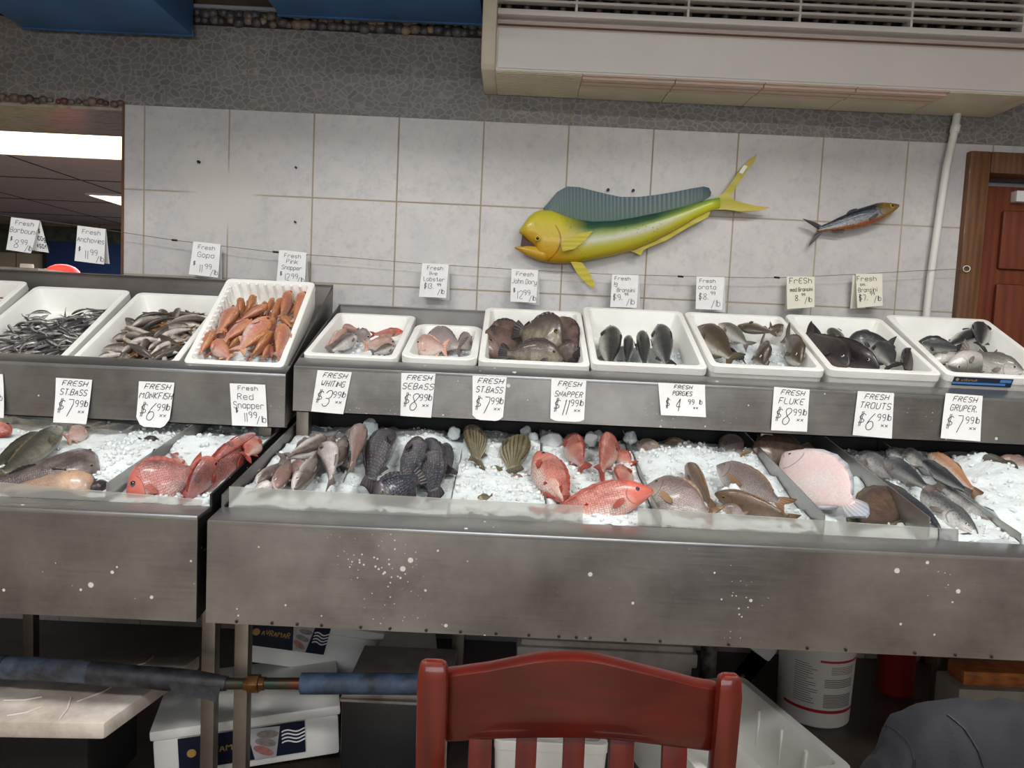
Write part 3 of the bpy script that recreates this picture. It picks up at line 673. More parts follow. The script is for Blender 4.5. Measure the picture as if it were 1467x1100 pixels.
for k in range(nf):
    x = xa + .06 + k*.066
    MB().sphere((x, yf+.05, zp1+.17), .017, .035, .11, 8, 8).build('air_fin', M['ac_fin'], ac, smooth=True)
# bottom: ribbed cream panels and four louvers
vx = [at(px, 118, yf+.05).x for px in (833, 965, 1091, 1222, 1352)]
for i in range(4):
    x0, x1 = vx[i], vx[i+1]
    lv = MB().box(x0+.002, x1-.002, yf+.004, yf+.145, zb_-.004, zb_)
    for k in range(3): lv.box(x0+.002, x1-.002, yf+.02+k*.04, yf+.048+k*.04, zb_-.012, zb_-.004)
    lv.build('louver', M['ac_vent'], ac)
    MB().box(x0+.002, x1-.002, yf+.148, YW-.01, zb_-.005, zb_).build('bottom_panel', M['ac_cream'], ac)
rb = MB().box(xa+.025, vx[0]-.002, yf+.004, YW-.01, zb_-.004, zb_)
for k in range(16): rb.box(xa+.025, vx[0]-.002, yf+.012+k*.017, yf+.02+k*.017, zb_-.006, zb_-.004)
rb.build('bottom_panel', M['ac_cream'], ac)
MB().box(vx[-1]+.002, xb-.025, yf+.004, YW-.01, zb_-.005, zb_).build('bottom_panel', M['ac_cream'], ac)

struct(MB().box(XL, XR, 1.7, YW+.01, zpe1+.11, zpe1+.13).build('trim_8', M['brown_recess']))  # recess board added across the whole wall to shade the pebble band evenly
# ------------------------------------------------------------------ stainless counters
ZTR, ZTL, ZB = .8415, .850, .594
S_ICE = .164
PI_ = (at(733, 744, 1.84).z, 1.84, S_ICE)          # ice plane of both counters
YI0, YI1 = 1.845, 2.62
def pz(pl, y, d=0): return pl[0] + pl[2]*(y-pl[1]) + d
def counter(label, x0, x1, zt, blackside):
    t = thing('display_counter', label, 'counter', (x0, YC, 0))
    MB().box(x0, x1, YC, YC+.004, ZB, zt-.004).box(x0, x1, YC, YC+.03, ZB-.003, ZB).build('front_panel', M['steel'], t)
    zi = PI_[0]
    yl = 1.835
    MB().prism([(x0, YC-.001, zt-.012), (x0, YC-.001, zt), (x0, yl, zi-.0), (x0, yl, zi-.012)], (x1-x0, 0, 0)).build('ledge', M['steel_ledge'], t, bevel=.004)
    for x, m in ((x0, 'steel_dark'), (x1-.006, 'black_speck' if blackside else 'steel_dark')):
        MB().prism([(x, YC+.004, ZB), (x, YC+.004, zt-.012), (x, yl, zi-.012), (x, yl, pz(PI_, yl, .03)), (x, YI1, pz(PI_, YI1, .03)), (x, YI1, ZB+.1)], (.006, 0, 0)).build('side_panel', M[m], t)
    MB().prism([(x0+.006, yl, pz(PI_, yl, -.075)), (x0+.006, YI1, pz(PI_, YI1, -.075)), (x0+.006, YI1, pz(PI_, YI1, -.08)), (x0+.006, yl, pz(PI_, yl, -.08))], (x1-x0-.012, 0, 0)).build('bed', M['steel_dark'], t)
    MB().box(x0+.006, x1-.006, YI1, YI1+.005, ZB+.1, pz(PI_, YI1, .05)).build('back_panel', M['black'], t)  # black colour stands in for the shade under the rack
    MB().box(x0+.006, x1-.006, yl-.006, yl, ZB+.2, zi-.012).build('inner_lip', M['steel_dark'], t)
    return t
XLc, XRc = at(283, 742, YC).x, at(297, 750, YC).x
XEND = 1.85
cl = counter('stainless counter on the left with monkfish and three red snappers on ice', -2.6, XLc, ZTL, True)
cr = counter('long stainless counter in front with whiting, black sea bass, snapper and trout on ice', XRc, XEND, ZTR, False)
def divider(t, pa, pb, hgt=.04, m='steel_clean', th=.003, y0=1.85, y1=2.6):
    x = at(*pa, 1.85).x
    MB().prism([(x, y0, pz(PI_, y0, -.07)), (x, y0, pz(PI_, y0, hgt)), (x, y1, pz(PI_, y1, hgt)), (x, y1, pz(PI_, y1, -.07))], (th, 0, 0)).build('divider', M[m], t)
    return x
XD_C = divider(cr, (784, 724), None, .012); XD_D = divider(cr, (947, 728), None, .022); XD_A = divider(cr, (1180, 747), None, .045)
XD_B = divider(cr, (1330, 757), None, .05); XD_E = divider(cr, (1462, 762), None, .02); XD_S = divider(cr, (641, 713), None, -.005)
XD_L = divider(cl, (152, 698), None, .04, 'acrylic_grey'); XD_L2 = divider(cl, (40, 700), None, .0, 'steel_clean')
# legs under the counters
def leg(t, px, py, Y, w, z1, m='leg_steel', d=None):
    a = at(px, py, Y); d = d or w
    return MB().box(a.x-w/2, a.x+w/2, Y, Y+d, 0, z1).build('leg', M[m], t, bevel=.003)
leg(cl, 297, 1000, 1.95, .036, ZB+.06); leg(cr, 344, 1000, 1.90, .036, ZB+.06)
leg(cr, 655, 950, 2.45, .04, ZB+.16); leg(cr, 1349, 970, 2.5, .036, ZB+.16); leg(cl, -300, 1000, 1.95, .036, ZB+.06); leg(cl, 40, 960, 2.5, .036, ZB+.16)
a = at(1014, 960, 2.56)
M['rusty'] = simple('flaking_dark_paint', (52, 44, 42), .6, rgb2=(130, 124, 118), var=.5, vscale=26, bump=.4)
MB().tube([(a.x, 2.56, 0), (a.x, 2.56, ZB+.16)], .028, 12).build('leg', M['rusty'], cr, smooth=.9)
# small rivets along the lower edge of the front panel
for px in (338, 389, 425, 460, 516, 558, 610, 659, 710, 757, 800, 825, 845, 895, 945, 1043, 1156, 1211, 1310, 1368, 1420):
    a = at(px, 902 + (px-297)*.048, YC-.003); MB().sphere((a.x, YC-.002, ZB+.004), .004, .003, .004, 6, 4).build('rivet', M['black'], cr)
# acrylic guards standing on the ledge
def guard(label, pxs, Y, m='acrylic', group=None):
    """pxs: bottom-left, bottom-right, top-right, top-left"""
    pts = [at(x, y, Y) for x, y in pxs]
    o = MB().prism(pts, (0, .004, 0)).build('splash_guard', M[m]); return tag(o, label, 'splash guard', group)
guard('frosted clear splash guard in front of the whiting and black sea bass', [(328, 732), (835, 750), (835, 725), (328, 697)], 1.838)
guard('frosted clear splash guard in front of the porgies and flounder', [(914, 753), (1346, 776), (1346, 757), (914, 728)], 1.838)
guard('short grey acrylic strip at the right end of the second splash guard', [(1345, 776), (1373, 778), (1373, 758), (1345, 757)], 1.834, 'acrylic_grey')
guard('low clear splash guard on the left counter', [(-60, 708), (287, 724), (290, 716), (-60, 686)], 1.838)
# ------------------------------------------------------------------ upper racks
def rack(label, x0, x1, ptop, pbot, pback, ztop_back, rim, endplate, side):
    zt, zb = at(*ptop, YS).z, at(*pbot, YS).z
    t = thing('display_rack', label, 'rack', (x0, YS, zb))
    MB().box(x0, x1, YS, YS+.004, zb, zt-.003).box(x0, x1, YS, YS+.03, zb, zb+.003).build('front_panel', M['steel'], t)
    z2 = at(pback[0], pback[1], YS+.055).z
    MB().prism([(x0, YS-.001, zt-.01), (x0, YS-.001, zt), (x0, YS+.055, z2), (x0, YS+.055, z2-.01)], (x1-x0, 0, 0)).build('ledge', M['steel_ledge'], t, bevel=.0015)
    off = -.125
    yb = 2.93
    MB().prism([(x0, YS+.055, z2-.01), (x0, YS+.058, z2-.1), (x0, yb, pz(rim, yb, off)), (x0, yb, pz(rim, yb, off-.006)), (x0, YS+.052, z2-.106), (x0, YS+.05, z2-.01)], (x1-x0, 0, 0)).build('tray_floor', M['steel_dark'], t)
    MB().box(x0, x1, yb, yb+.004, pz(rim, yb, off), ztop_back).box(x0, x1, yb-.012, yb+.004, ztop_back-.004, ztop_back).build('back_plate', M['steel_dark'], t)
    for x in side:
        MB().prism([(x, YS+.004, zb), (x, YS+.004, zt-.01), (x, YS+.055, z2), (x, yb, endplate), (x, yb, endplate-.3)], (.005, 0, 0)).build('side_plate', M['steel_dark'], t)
    return t, zb
XRK = at(421, 522, YS).x; XLK = at(409, 548, YS).x
RIMR = (at(733, 519, 2.40).z, 2.40, .38); RIML = (at(180, 514, 2.40).z, 2.40, .50)
rr, zbr = rack('stepped stainless rack on the right holding seven white foam boxes', XRK, XEND, (733, 538), (733, 604), (733, 526), at(590, 440, 2.93).z, RIMR, at(487, 437, 2.93).z, (XRK,))
rl, zbl = rack('stepped stainless rack on the left holding anchovies, smelts and red mullet', -2.6, XLK, (200, 526), (200, 604), (200, 514), at(333, 401, 2.93).z, RIML, at(468, 411, 2.93).z, (XLK-.005,))
def post(t, px, z0, z1, Y=2.42):
    a = at(px, 605, Y); MB().box(a.x-.02, a.x+.02, Y, Y+.04, z0, z1).build('post', M['leg_steel'], t, bevel=.002)
post(rr, 433, pz(PI_, 2.42, -.07), zbr+.01); post(rr, 1100, pz(PI_, 2.42, -.07), zbr+.01); post(rl, 380, pz(PI_, 2.42, -.07), zbl+.01); post(rl, -250, pz(PI_, 2.42, -.07), zbl+.01)
a0 = pz(PI_, 2.6, -.07)
# ------------------------------------------------------------------ foam boxes
def rrect(w, d, r, n=4):
    out = []
    for cx, cy, a0 in ((w/2-r, d/2-r, 0), (-w/2+r, d/2-r, PI/2), (-w/2+r, -d/2+r, PI), (w/2-r, -d/2+r, 1.5*PI)):
        for i in range(n+1):
            a = a0 + PI/2*i/n; out.append((cx + r*math.cos(a), cy + r*math.sin(a)))
    return out
def box_mb(w, d, h, t, X, Y, Nn, O, r=.02, lip=.006, floor=.012):
    """open box; O = centre of the rim plane, h = depth"""
    def ring(w_, d_, r_, n_): return [O + X*a + Y*b + Nn*n_ for a, b in rrect(w_, d_, r_)]
    rings = [ring(w-.02, d-.02, r, -h), ring(w-.004, d-.004, r, -.028), ring(w, d, r, -.026), ring(w, d, r, -.003), ring(w-.006, d-.006, r, 0),
             ring(w-2*t+.006, d-2*t+.006, r*.9, 0), ring(w-2*t, d-2*t, r*.9, -.004), ring(w-2*t-.025, d-2*t-.025, r*.9, -h+floor)]
    return MB().loft(rings)
def foam_box(label, xl, xr, rim, Ylen, h=.1, t=.022, y0=0., ribs=False, r=.022, group='white foam boxes of fish on the racks'):
    """rim: plane through the rim; xl, xr front corner x; Ylen = horizontal depth"""
    s = rim[2]; a = math.atan(s); V = Vector((0, math.cos(a), math.sin(a))); Nn = Vector((0, -math.sin(a), math.cos(a))); X = Vector((1, 0, 0))
    d = Ylen / math.cos(a); yc = rim[1] + y0 + Ylen/2
    O = Vector(((xl+xr)/2, yc, pz(rim, yc))); w = xr - xl
    root = thing('foam_box', label, 'box', O - Nn*h, group)
    box_mb(w, d, h, t, X, V, Nn, O, r).build('tub', M['foam'], root, smooth=.6)
    if ribs:
        for k in range(8):
            u = -w/2 + t + .03 + k*(w-2*t-.06)/7
            MB().obox(O + X*u + V*(d/2-t-.004) - Nn*(h*.45), X, V, Nn, .004, .006, h*.42).build('rib', M['foam'], root)
        for k in range(14):
            v = -d/2 + t + .03 + k*(d-2*t-.06)/13
            MB().obox(O - X*(w/2-t-.003) + V*v - Nn*(h*.4), X, V, Nn, .006, .005, h*.38).build('rib', M['foam'], root)
    return root, (O, X, V, Nn, w, d, h)
def inner(rim, d): 
    """plane parallel to the rim, d metres down along its normal"""
    return (rim[0] - d*math.sqrt(1+rim[2]**2), rim[1], rim[2])
def xat(px, py, rim): return onplane(px, py, rim).x
BX = {}
def fr_plane(f, b, Yf=2.40, Yl=.44):
    zf, zk = at(*f, Yf).z, at(*b, Yf+Yl).z; return (zf, Yf, (zk-zf)/Yl)
RP = fr_plane((498,510),(543,450),2.4,.46)
BX['whiting'] = foam_box('shallow foam box of silver and pinkish fish at the left end of the right rack', xat(432, 508, RP), xat(567, 514, RP), RP, .46, .09)
RP = fr_plane((624,513),(638,465),2.4,.38)
BX['pair'] = foam_box('smallest foam box, holding two pinkish round fish', xat(569, 515, RP)+.003, xat(684, 519, RP)-.004, RP, .38, .09, .026, r=.045)
RP = fr_plane((764,520.5),(762,443))
BX['dory'] = foam_box('foam box of dark mottled flat fish below the 12.99 hanging sign', xat(684.5, 519, RP), xat(845.5, 524, RP), RP, .44, .12)
RP = fr_plane((931,524),(901,442))
BX['large'] = foam_box('foam box of large grey sea bass below the 9.99 hanging sign', xat(848, 522, RP), xat(1014, 526, RP), RP, .44, .12)
RP = fr_plane((1099,527),(1043,449))
BX['orata'] = foam_box('foam box with olive bream and ice below the orata sign', xat(1020, 525, RP), xat(1184, 531, RP), RP, .44, .12)
RP = fr_plane((1272,533),(1188,452.5))
BX['med'] = foam_box('foam box with near-black bream and grey bass between the orata and end boxes', xat(1190, 531, RP), xat(1352, 537, RP), RP, .44, .12)
RP = fr_plane((1440,540),(1335,453.5))
BX['small'] = foam_box('foam box with a blue printed label at the right end of the rack', xat(1359, 538, RP), xat(1530, 545, RP), RP, .44, .12)
RIMM = (at(333, 522, 2.385).z, 2.385, .80)
BX['mullet'] = foam_box('steeply propped foam box full of orange and red mullet', xat(262, 518, RIMM), xat(406, 524, RIMM), RIMM, .36, .10, .02, ribs=True, r=.016)
RP = fr_plane((170,519),(258,421),2.4,.44)
BX['smelt'] = foam_box('foam box of brown smelts left of the red mullet box', xat(97, 517, RP), xat(251, 522, RP), RP, .44, .10, .022)
RP = fr_plane((5,514),(122,412.5),2.4,.44)
BX['anchovy'] = foam_box('foam box heaped with tiny anchovies', xat(-76, 512, RP), xat(88, 517, RP), RP, .44, .10, .022)
RP = fr_plane((-170,508),(-20,400),2.4,.44)
BX['barbouni'] = foam_box('foam box of deep red fish cut off by the left picture edge', xat(-250, 505, RP), xat(-85, 512, RP), RP, .44, .10, .022)
def box_label(key, pxl, pxr):
    root, (O, X, V, Nn, w, d, h) = BX[key]
    a, b = at(*pxl, O.y - d/2*V.y).x - O.x, at(*pxr, O.y - d/2*V.y).x - O.x
    def q4(u0, u1, n0, n1, k): return [O + X*u + Nn*n_ - V*(d/2 + k) for u, n_ in ((u0, n0), (u1, n0), (u1, n1), (u0, n1))]
    c = q4(a, b, -.006, -.036, .002); lab = MB().sheet([[c[0], c[3]], [c[1], c[2]]], V*.0006).build('label', M['navy'], root)
    c = q4(a, b-.02, -.024, -.031, .0025); MB().sheet([[c[0], c[3]], [c[1], c[2]]], V*.0004).build('blue_band', M['cyan_print'], lab)
    c = q4(b-.04, b-.004, -.010, -.02, .0025); MB().sheet([[c[0], c[3]], [c[1], c[2]]], V*.0004).build('blue_band', M['cyan_print'], lab)
    e = O + X*(a+.012) - Nn*.015 - V*(d/2+.003); MB().add([e + X*.0055*math.cos(i*PI/6) + Nn*.0055*math.sin(i*PI/6) for i in range(12)], [tuple(range(12))]).build('emblem', M['gold'], lab, fix=False)
    return lab, (lambda u, v: (O + X*(a+u) + Nn*(-.024+v) - V*(d/2+.003), -V))
# ------------------------------------------------------------------ crushed ice
ICO = []
def ico():
    bm = bmesh.new(); bmesh.ops.create_icosphere(bm, subdivisions=1, radius=1)
    v = [x.co.copy() for x in bm.verts]; f = [[y.index for y in x.verts] for x in bm.faces]; bm.free(); return v, f
IV, IF = ico()
def ice(label, x0, x1, y0, y1, pl, base=-.014, heaps=(), amp=.016, chunks=260, seed=1, lumps=(), step=.011, edge=.0, norm=None, name='crushed_ice'):
    rnd = random.Random(seed); nx = max(4, int((x1-x0)/step)); ny = max(4, int((y1-y0)/step)); mb = MB()
    def hz(x, y):
        h = base + amp*(noise.noise((x*14, y*14, seed))*.9 + noise.noise((x*45, y*45, seed*2))*.45)
        for cx, cy, r, hh in heaps: h += hh*math.exp(-((x-cx)**2+(y-cy)**2)/(r*r))
        return pz(pl, y, h)
    vs = [(x0+(x1-x0)*i/nx, y0+(y1-y0)*j/ny, hz(x0+(x1-x0)*i/nx, y0+(y1-y0)*j/ny)) for i in range(nx+1) for j in range(ny+1)]
    mb.add(vs, [(i*(ny+1)+j, (i+1)*(ny+1)+j, (i+1)*(ny+1)+j+1, i*(ny+1)+j+1) for i in range(nx) for j in range(ny)])
    b = [(x0, y0), (x1, y0), (x1, y1), (x0, y1)]
    for k in range(4):                                # skirts down into the tray
        (xa_, ya), (xc, yc) = b[k], b[(k+1) % 4]; n = 12
        top = [(xa_+(xc-xa_)*i/n, ya+(yc-ya)*i/n) for i in range(n+1)]
        mb.add([(x, y, hz(x, y)) for x, y in top] + [(x, y, pz(pl, y, base-.03)) for x, y in top], [(i, i+1, n+2+i, n+1+i) for i in range(n)])
    for k in range(chunks):
        x, y = rnd.uniform(x0+.006, x1-.006), rnd.uniform(y0+.006, y1-.006); r = rnd.choice((.003, .004, .005, .006, .008)) * rnd.uniform(.8, 1.2)
        c = Vector((x, y, hz(x, y) + r*.2)); q_ = Matrix.Rotation(rnd.uniform(0, 6), 3, Vector((rnd.uniform(-1,1), rnd.uniform(-1,1), rnd.uniform(.1,1))).normalized())
        mb.add([c + q_ @ Vector((v.x*r*rnd.uniform(.8,1.3), v.y*r, v.z*r*.8)) for v in IV], IF)
    for (lx, ly, lr, lz) in lumps:
        c = Vector((lx, ly, pz(pl, ly, lz))); sd = rnd.uniform(0, 50)
        bm = bmesh.new(); bmesh.ops.create_icosphere(bm, subdivisions=3, radius=1)
        vv = [c + Vector((v.co.x*lr, v.co.y*lr*.8, v.co.z*lr*1.1)) * (1 + .25*noise.noise(v.co*1.7 + Vector((sd, 0, 0)))) for v in bm.verts]
        ff = [[y.index for y in x.verts] for x in bm.faces]; bm.free(); mb.add(vv, ff)
    o = mb.build(name, M['ice'], smooth=.7, fix=False)
    return stuff(o, label, 'ice')
# ------------------------------------------------------------------ ice beds
def hp(px, py, r, h): p = onplane(px, py, PI_); return (p.x, p.y, r, h)
def lp(px, py, r, up=.0): p = onplane(px, py, PI_); return (p.x, p.y, r, up)
E_ = .004
ice('crushed ice under the whiting and black sea bass', XRc+.012, XD_S, YI0, 2.54, PI_, -.006, [hp(545, 690, .05, .02), hp(480, 690, .08, .02), hp(600, 632, .10, .035), hp(508, 640, .05, .025), hp(430, 630, .12, .0)], chunks=420, seed=2, lumps=[lp(530, 628, .026, .035), lp(528, 702, .025, .0)])
ice('crushed ice heaped around the golden striped bass', XD_S+E_, XD_C-.002, YI0, 2.54, PI_, .0, [hp(660, 640, .09, .03), hp(700, 690, .12, .015), hp(755, 640, .05, .03)], chunks=420, seed=3, lumps=[lp(753, 632, .018, .03), lp(763, 640, .016, .03), lp(650, 634, .02, .03)])
ice('crushed ice among the bright red snappers', XD_C+E_, XD_D-.002, YI0, 2.54, PI_, -.004, [hp(850, 690, .1, .02), hp(785, 632, .06, .03), hp(905, 660, .05, .025)], chunks=420, seed=4, lumps=[lp(846, 642, .022, .03), lp(856, 640, .018, .035), lp(790, 638, .04, .0)])
ice('crushed ice covering the grey and brown porgies', XD_D+E_, XD_A-.002, YI0, 2.54, PI_, -.008, [hp(950, 665, .11, .035), hp(1000, 655, .11, .035), hp(1070, 655, .07, .03), hp(1100, 690, .06, .025), hp(1150, 740, .05, .01)], chunks=560, seed=5, lumps=[lp(1040, 722, .022, .02), lp(1050, 716, .018, .025), lp(902, 640, .022, .03)])
ice('crushed ice beside the white flounder', XD_A+E_, XD_B-.002, YI0, 2.54, PI_, -.02, [hp(1225, 690, .05, .03), hp(1200, 665, .06, .02), hp(1235, 705, .03, .015)], chunks=200, seed=6)
ice('crushed ice under the silver trout', XD_B+E_, XD_E-.002, YI0, 2.54, PI_, -.004, [hp(1290, 705, .05, .04), hp(1325, 715, .04, .035), hp(1310, 665, .07, .035), hp(1355, 690, .05, .03), hp(1420, 775, .05, .01)], chunks=420, seed=7)
ice('smooth heap of ice at the right end of the front counter', XD_E+E_, XEND-.01, YI0, 2.54, PI_, .004, [hp(1450, 705, .16, .07), hp(1400, 680, .07, .03), hp(1440, 740, .1, .03)], chunks=260, seed=8)
ice('crushed ice under the monkfish and grey-green fish', XD_L2+E_, XD_L-.002, YI0, 2.54, PI_, -.0, [hp(150, 670, .12, .04), hp(220, 655, .1, .03), hp(60, 640, .1, .02), hp(120, 640, .1, .025)], chunks=480, seed=9, step=.012)
ice('crushed ice at the left picture edge', -2.4, XD_L2-.002, YI0, 2.54, PI_, -.012, [hp(20, 640, .12, .03)], chunks=200, seed=10, step=.015)
ice('crushed ice under the three dusky red snappers', XD_L+E_, XLc-.012, YI0, 2.54, PI_, -.008, [hp(270, 645, .09, .03), hp(310, 640, .08, .02)], chunks=220, seed=11)
# ------------------------------------------------------------------ fish on the front counters
ZW, ZB2, ZS, ZG = ZM(340,590,6.11), ZM(510,590,5.642), ZM(740,590,6.11), ZM(900,600,5.239)
ZF, ZT, ZL1, ZL2 = ZM(1060,600,6.11), ZM(1210,620,5.708), ZM(0,590,7.335), ZM(170,590,6.378)
g = 'whiting heaped on the ice'
def whiting(lab, nose, tail, H, roll, bend=(0, 0), lift=.02, mat='whiting'):
    fish('whiting', lab, 'fish', 'whiting', mat, nose, tail, PI_, H*1.2, roll, bend, lift, group=g, zm=ZW)
whiting('whiting at the lower left, gaping mouth turned to the guard, brown back on its right', (495,680), (690,340), .046, 55, (0,.03), .035)
whiting('purplish whiting beside the black gap, head down at the guard, pale face', (345,665), (465,400), .046, 30, (0,0), .025, 'whiting_pink')
whiting('dark whiting squeezed against the steel side wall at the far left', (175,625), (400,430), .042, 40, (0,0), .015)
whiting('white-bellied whiting with its curved tail lying on bare ice', (735,330), (805,690), .05, 150, (0,-.1), .03)
whiting('large upright whiting with open dark mouth in the middle of the heap', (850,460), (945,190), .052, 40, (0,0), .05)
whiting('pinkish brown whiting curling tail down at the right of the heap', (1005,185), (960,585), .05, -30, (0,.12), .055, 'whiting_pink')
whiting('long thin whiting stretched across the heap with its tail at the left wall', (885,240), (345,410), .034, 60, (0,-.04), .05)
whiting('topmost pale whiting at the back left corner with a drooping tail', (745,215), (395,385), .044, -60, (0,.1), .055)
whiting('short whiting with pointed pale snout under the topmost one', (520,350), (770,240), .042, -50, (0,0), .045)
whiting('dark brown whiting back showing between the back fish', (620,340), (875,205), .036, -10, (0,0), .035, 'whiting_pink')
whiting('small white whiting at the right back beside the ice lump', (1170,235), (1040,360), .036, 120, (0,0), .045)
whiting('half hidden whiting under the gaping middle one', (905,395), (985,500), .036, 150, (0,0), .02)
whiting('pale whiting belly pressed low behind the splash guard', (300,640), (120,700), .036, 150, (0,0), .02)
whiting('purple whiting wedged behind the lower left one', (560,440), (500,640), .04, 60, (0,0), .02, 'whiting_pink')
whiting('whiting lying head up in the back row beside the gaping one', (830,240), (720,400), .04, -30, (0,0), .04)
g2 = 'black sea bass on the ice'
def bass(lab, nose, tail, H, roll, bend=(0,0), lift=.03, mat='seabass', W=None):
    fish('sea_bass', lab, 'fish', 'seabass', mat, nose, tail, PI_, H, roll, bend, lift, W, g2, zm=ZB2)
bass('leftmost black sea bass with a large blue patch on its flank', (290,150), (110,640), .078, 70, (0,.03), .035)
bass('middle black sea bass with a white-edged fin raised by its gills', (500,205), (400,720), .072, -75, (0,.0), .045)
bass('black sea bass pointing its head down into the frosted guard', (150,740), (540,500), .086, -60, (0,.0), .05)
bass('right front black sea bass with bold pale scale edges', (610,330), (640,700), .080, -60, (0,0), .03)
bass('brownish sea bass behind the two right ones', (565,225), (740,500), .058, -60, (0,0), .03)
bass('small dark sea bass poking out of ice at the right', (735,255), (790,500), .044, -90, (0,-.05), .02)
g3 = 'golden striped bass in the ice'
def sb(lab, nose, tail, H, roll, lift, bend=(0,0)):
    fish('striped_bass', lab, 'fish', 'striped', 'striped', nose, tail, PI_, H, roll, bend, lift, None, g3, zm=ZB2)
sb('golden striped bass standing at the dark back by the ice heap', (960,120), (975,430), .074, 60, .03)
sb('plump golden striped bass half sunk in ice near the snapper divider', (1290,225), (1260,500), .098, -60, .015)
sb('small patch of olive striped fish sticking out of ice', (1060,470), (1280,570), .046, -70, -.004)
sb('faint striped flank just showing in the ice above the guard', (980,730), (1110,690), .03, -50, -.004)
fish('striped_bass', 'thin reddish tail end poking sideways from the ice', 'fish', 'whiting', 'whiting_pink', (1240,530), (1400,515), PI_, .02, 30, lift=.008, zm=ZB2)
g4 = 'red snappers on the front counter'
def sn(lab, nose, tail, H, roll, lift=.03, bend=(0,0), W=None, mat='snapper'):
    fish('red_snapper', lab, 'fish', 'snapper', mat, nose, tail, PI_, H, roll, bend, lift, W, g4, zm=ZS)
sn('big red snapper hanging tail down at the left of its tray', (185,350), (525,860), .092, -80, .055, (0,-.03))
sn('pale snapper belly showing beneath the big left snapper', (225,610), (430,800), .06, 140, .015)
sn('dark-red snapper behind the big one at the dim back', (440,205), (600,520), .072, -50, .025)
sn('upright red snapper with its orange head against the divider', (850,205), (720,560), .076, 40, .04)
sn('red snapper fins and flank sticking out of ice beside the divider', (850,360), (1030,470), .05, -70, .012)
sn('red snapper mostly buried in ice above the front one', (935,470), (965,720), .058, 60, .01)
sn('front red snapper lying across the tray with its head at the right', (1195,690), (120,950), .092, 66, .05, (0,.0))
g5 = 'porgies in the ice'
def pg(lab, nose, tail, H, roll, lift=.03, bend=(0,0), W=None, mat='porgy', sp='porgy'):
    fish('porgy', lab, 'fish', sp, mat, nose, tail, PI_, H, roll, bend, lift, W, g5, zm=ZG)
pg('broad silvery porgy at the left divider with a tan side fin', (140,500), (680,740), .105, -75, .03)
pg('olive-brown fish bent down the middle with its rounded head at the top', (435,350), (640,690), .058, -20, .035, (0,.02), None, 'brown', 'brown')
pg('large grey porgy with a red-stained forehead lying toward the right', (665,350), (1220,670), .08, -60, .045)
pg('brown fish in front stretching its tail under the guard at the right', (650,560), (1290,770), .06, -25, .035, (0,0), None, 'brown', 'brown')
pg('pale porgy head with a tan fin peeking out at the top right of the ice', (700,140), (880,280), .07, -70, .02)
pg('small porgy half buried at the back left corner near the snappers', (60,190), (300,260), .05, -50, .02)
pg('dark porgy back at the dim rear behind the ice', (270,175), (480,200), .05, -10, .02, mat='brown')
pg('grey tail end lying under the brown front fish', (700,660), (900,720), .03, -60, .01)
pg('dark brown fish blurred behind the second splash guard', (1180,820), (1420,900), .04, -30, .02, (0,0), None, 'brown', 'brown')
g6 = 'flounders'
fish('flounder', 'white-bellied flounder lying upside down in its own tray', 'fish', 'fluke', 'fluke_white', (385,300), (1075,840), PI_, .155, -82, (0,0), .035, .03, zm=ZF, face=.75)
fish('flounder', 'brown flounder back in the shade behind the white one', 'fish', 'fluke_brown', 'fluke_brown', (110,270), (640,260), PI_, .12, -85, (0,0), .03, .03, zm=ZF, face=.6)
fish('flounder', 'brown speckled flounder tucked behind the white flounder tail', 'fish', 'fluke_brown', 'fluke_brown', (1420,640), (960,940), PI_, .105, 85, (0,0), .02, .03, zm=ZF, face=.8)
g7 = 'trout on the ice'
def tr(lab, nose, tail, H, roll, lift=.03, bend=(0,0), mat='trout', W=None):
    fish('trout', lab, 'fish', 'trout', mat, nose, tail, PI_, H, roll, bend, lift, W, g7, zm=ZT)
tr('large front trout with a pinkish snout resting by the guard', (1085,830), (330,310), .066, 62, (.045, .02))
tr('front trout with a slit belly, nose at the bottom right', (1420,915), (740,400), .062, 75, (.045, .015))
tr('long dark trout half hidden behind the flounder divider', (790,800), (150,290), .052, 30, .02, (0,0), 'trout_dark')
tr('silver-headed trout facing left at the top of the tray', (130,190), (480,400), .062, -60, .035)
tr('dark-backed trout with a shiny cheek lying over the large front one', (320,215), (720,480), .054, -60, .06, (0,0), 'trout_dark')
tr('blue-black trout back along the ice ridge', (640,235), (1040,500), .044, -20, .045, (0,0), 'trout_dark')
tr('trout tail section at the dim back of the tray', (480,145), (700,290), .046, -50, .035)
tr('small trout head at the far back left', (340,150), (490,200), .04, -50, .03)
tr('pale fish with an orange back along the upper divider', (690,175), (1100,520), .06, -50, .045, (0,0), 'orange_belly')
tr('dark trout head poking out under the end of the guard', (1060,895), (900,830), .034, 30, .012, (0,0), 'trout_dark')
fish('trout', 'large olive-backed fish under the ice at the right edge', 'fish', 'trout', 'grouper', (1010,270), (1640,560), PI_, .12, -50, (0,0), .02, zm=ZT)
fish('trout', 'reddish silver fish at the back of the right edge', 'fish', 'trout', 'whiting_pink', (1240,235), (1600,270), PI_, .05, -50, (0,0), .045, zm=ZT)
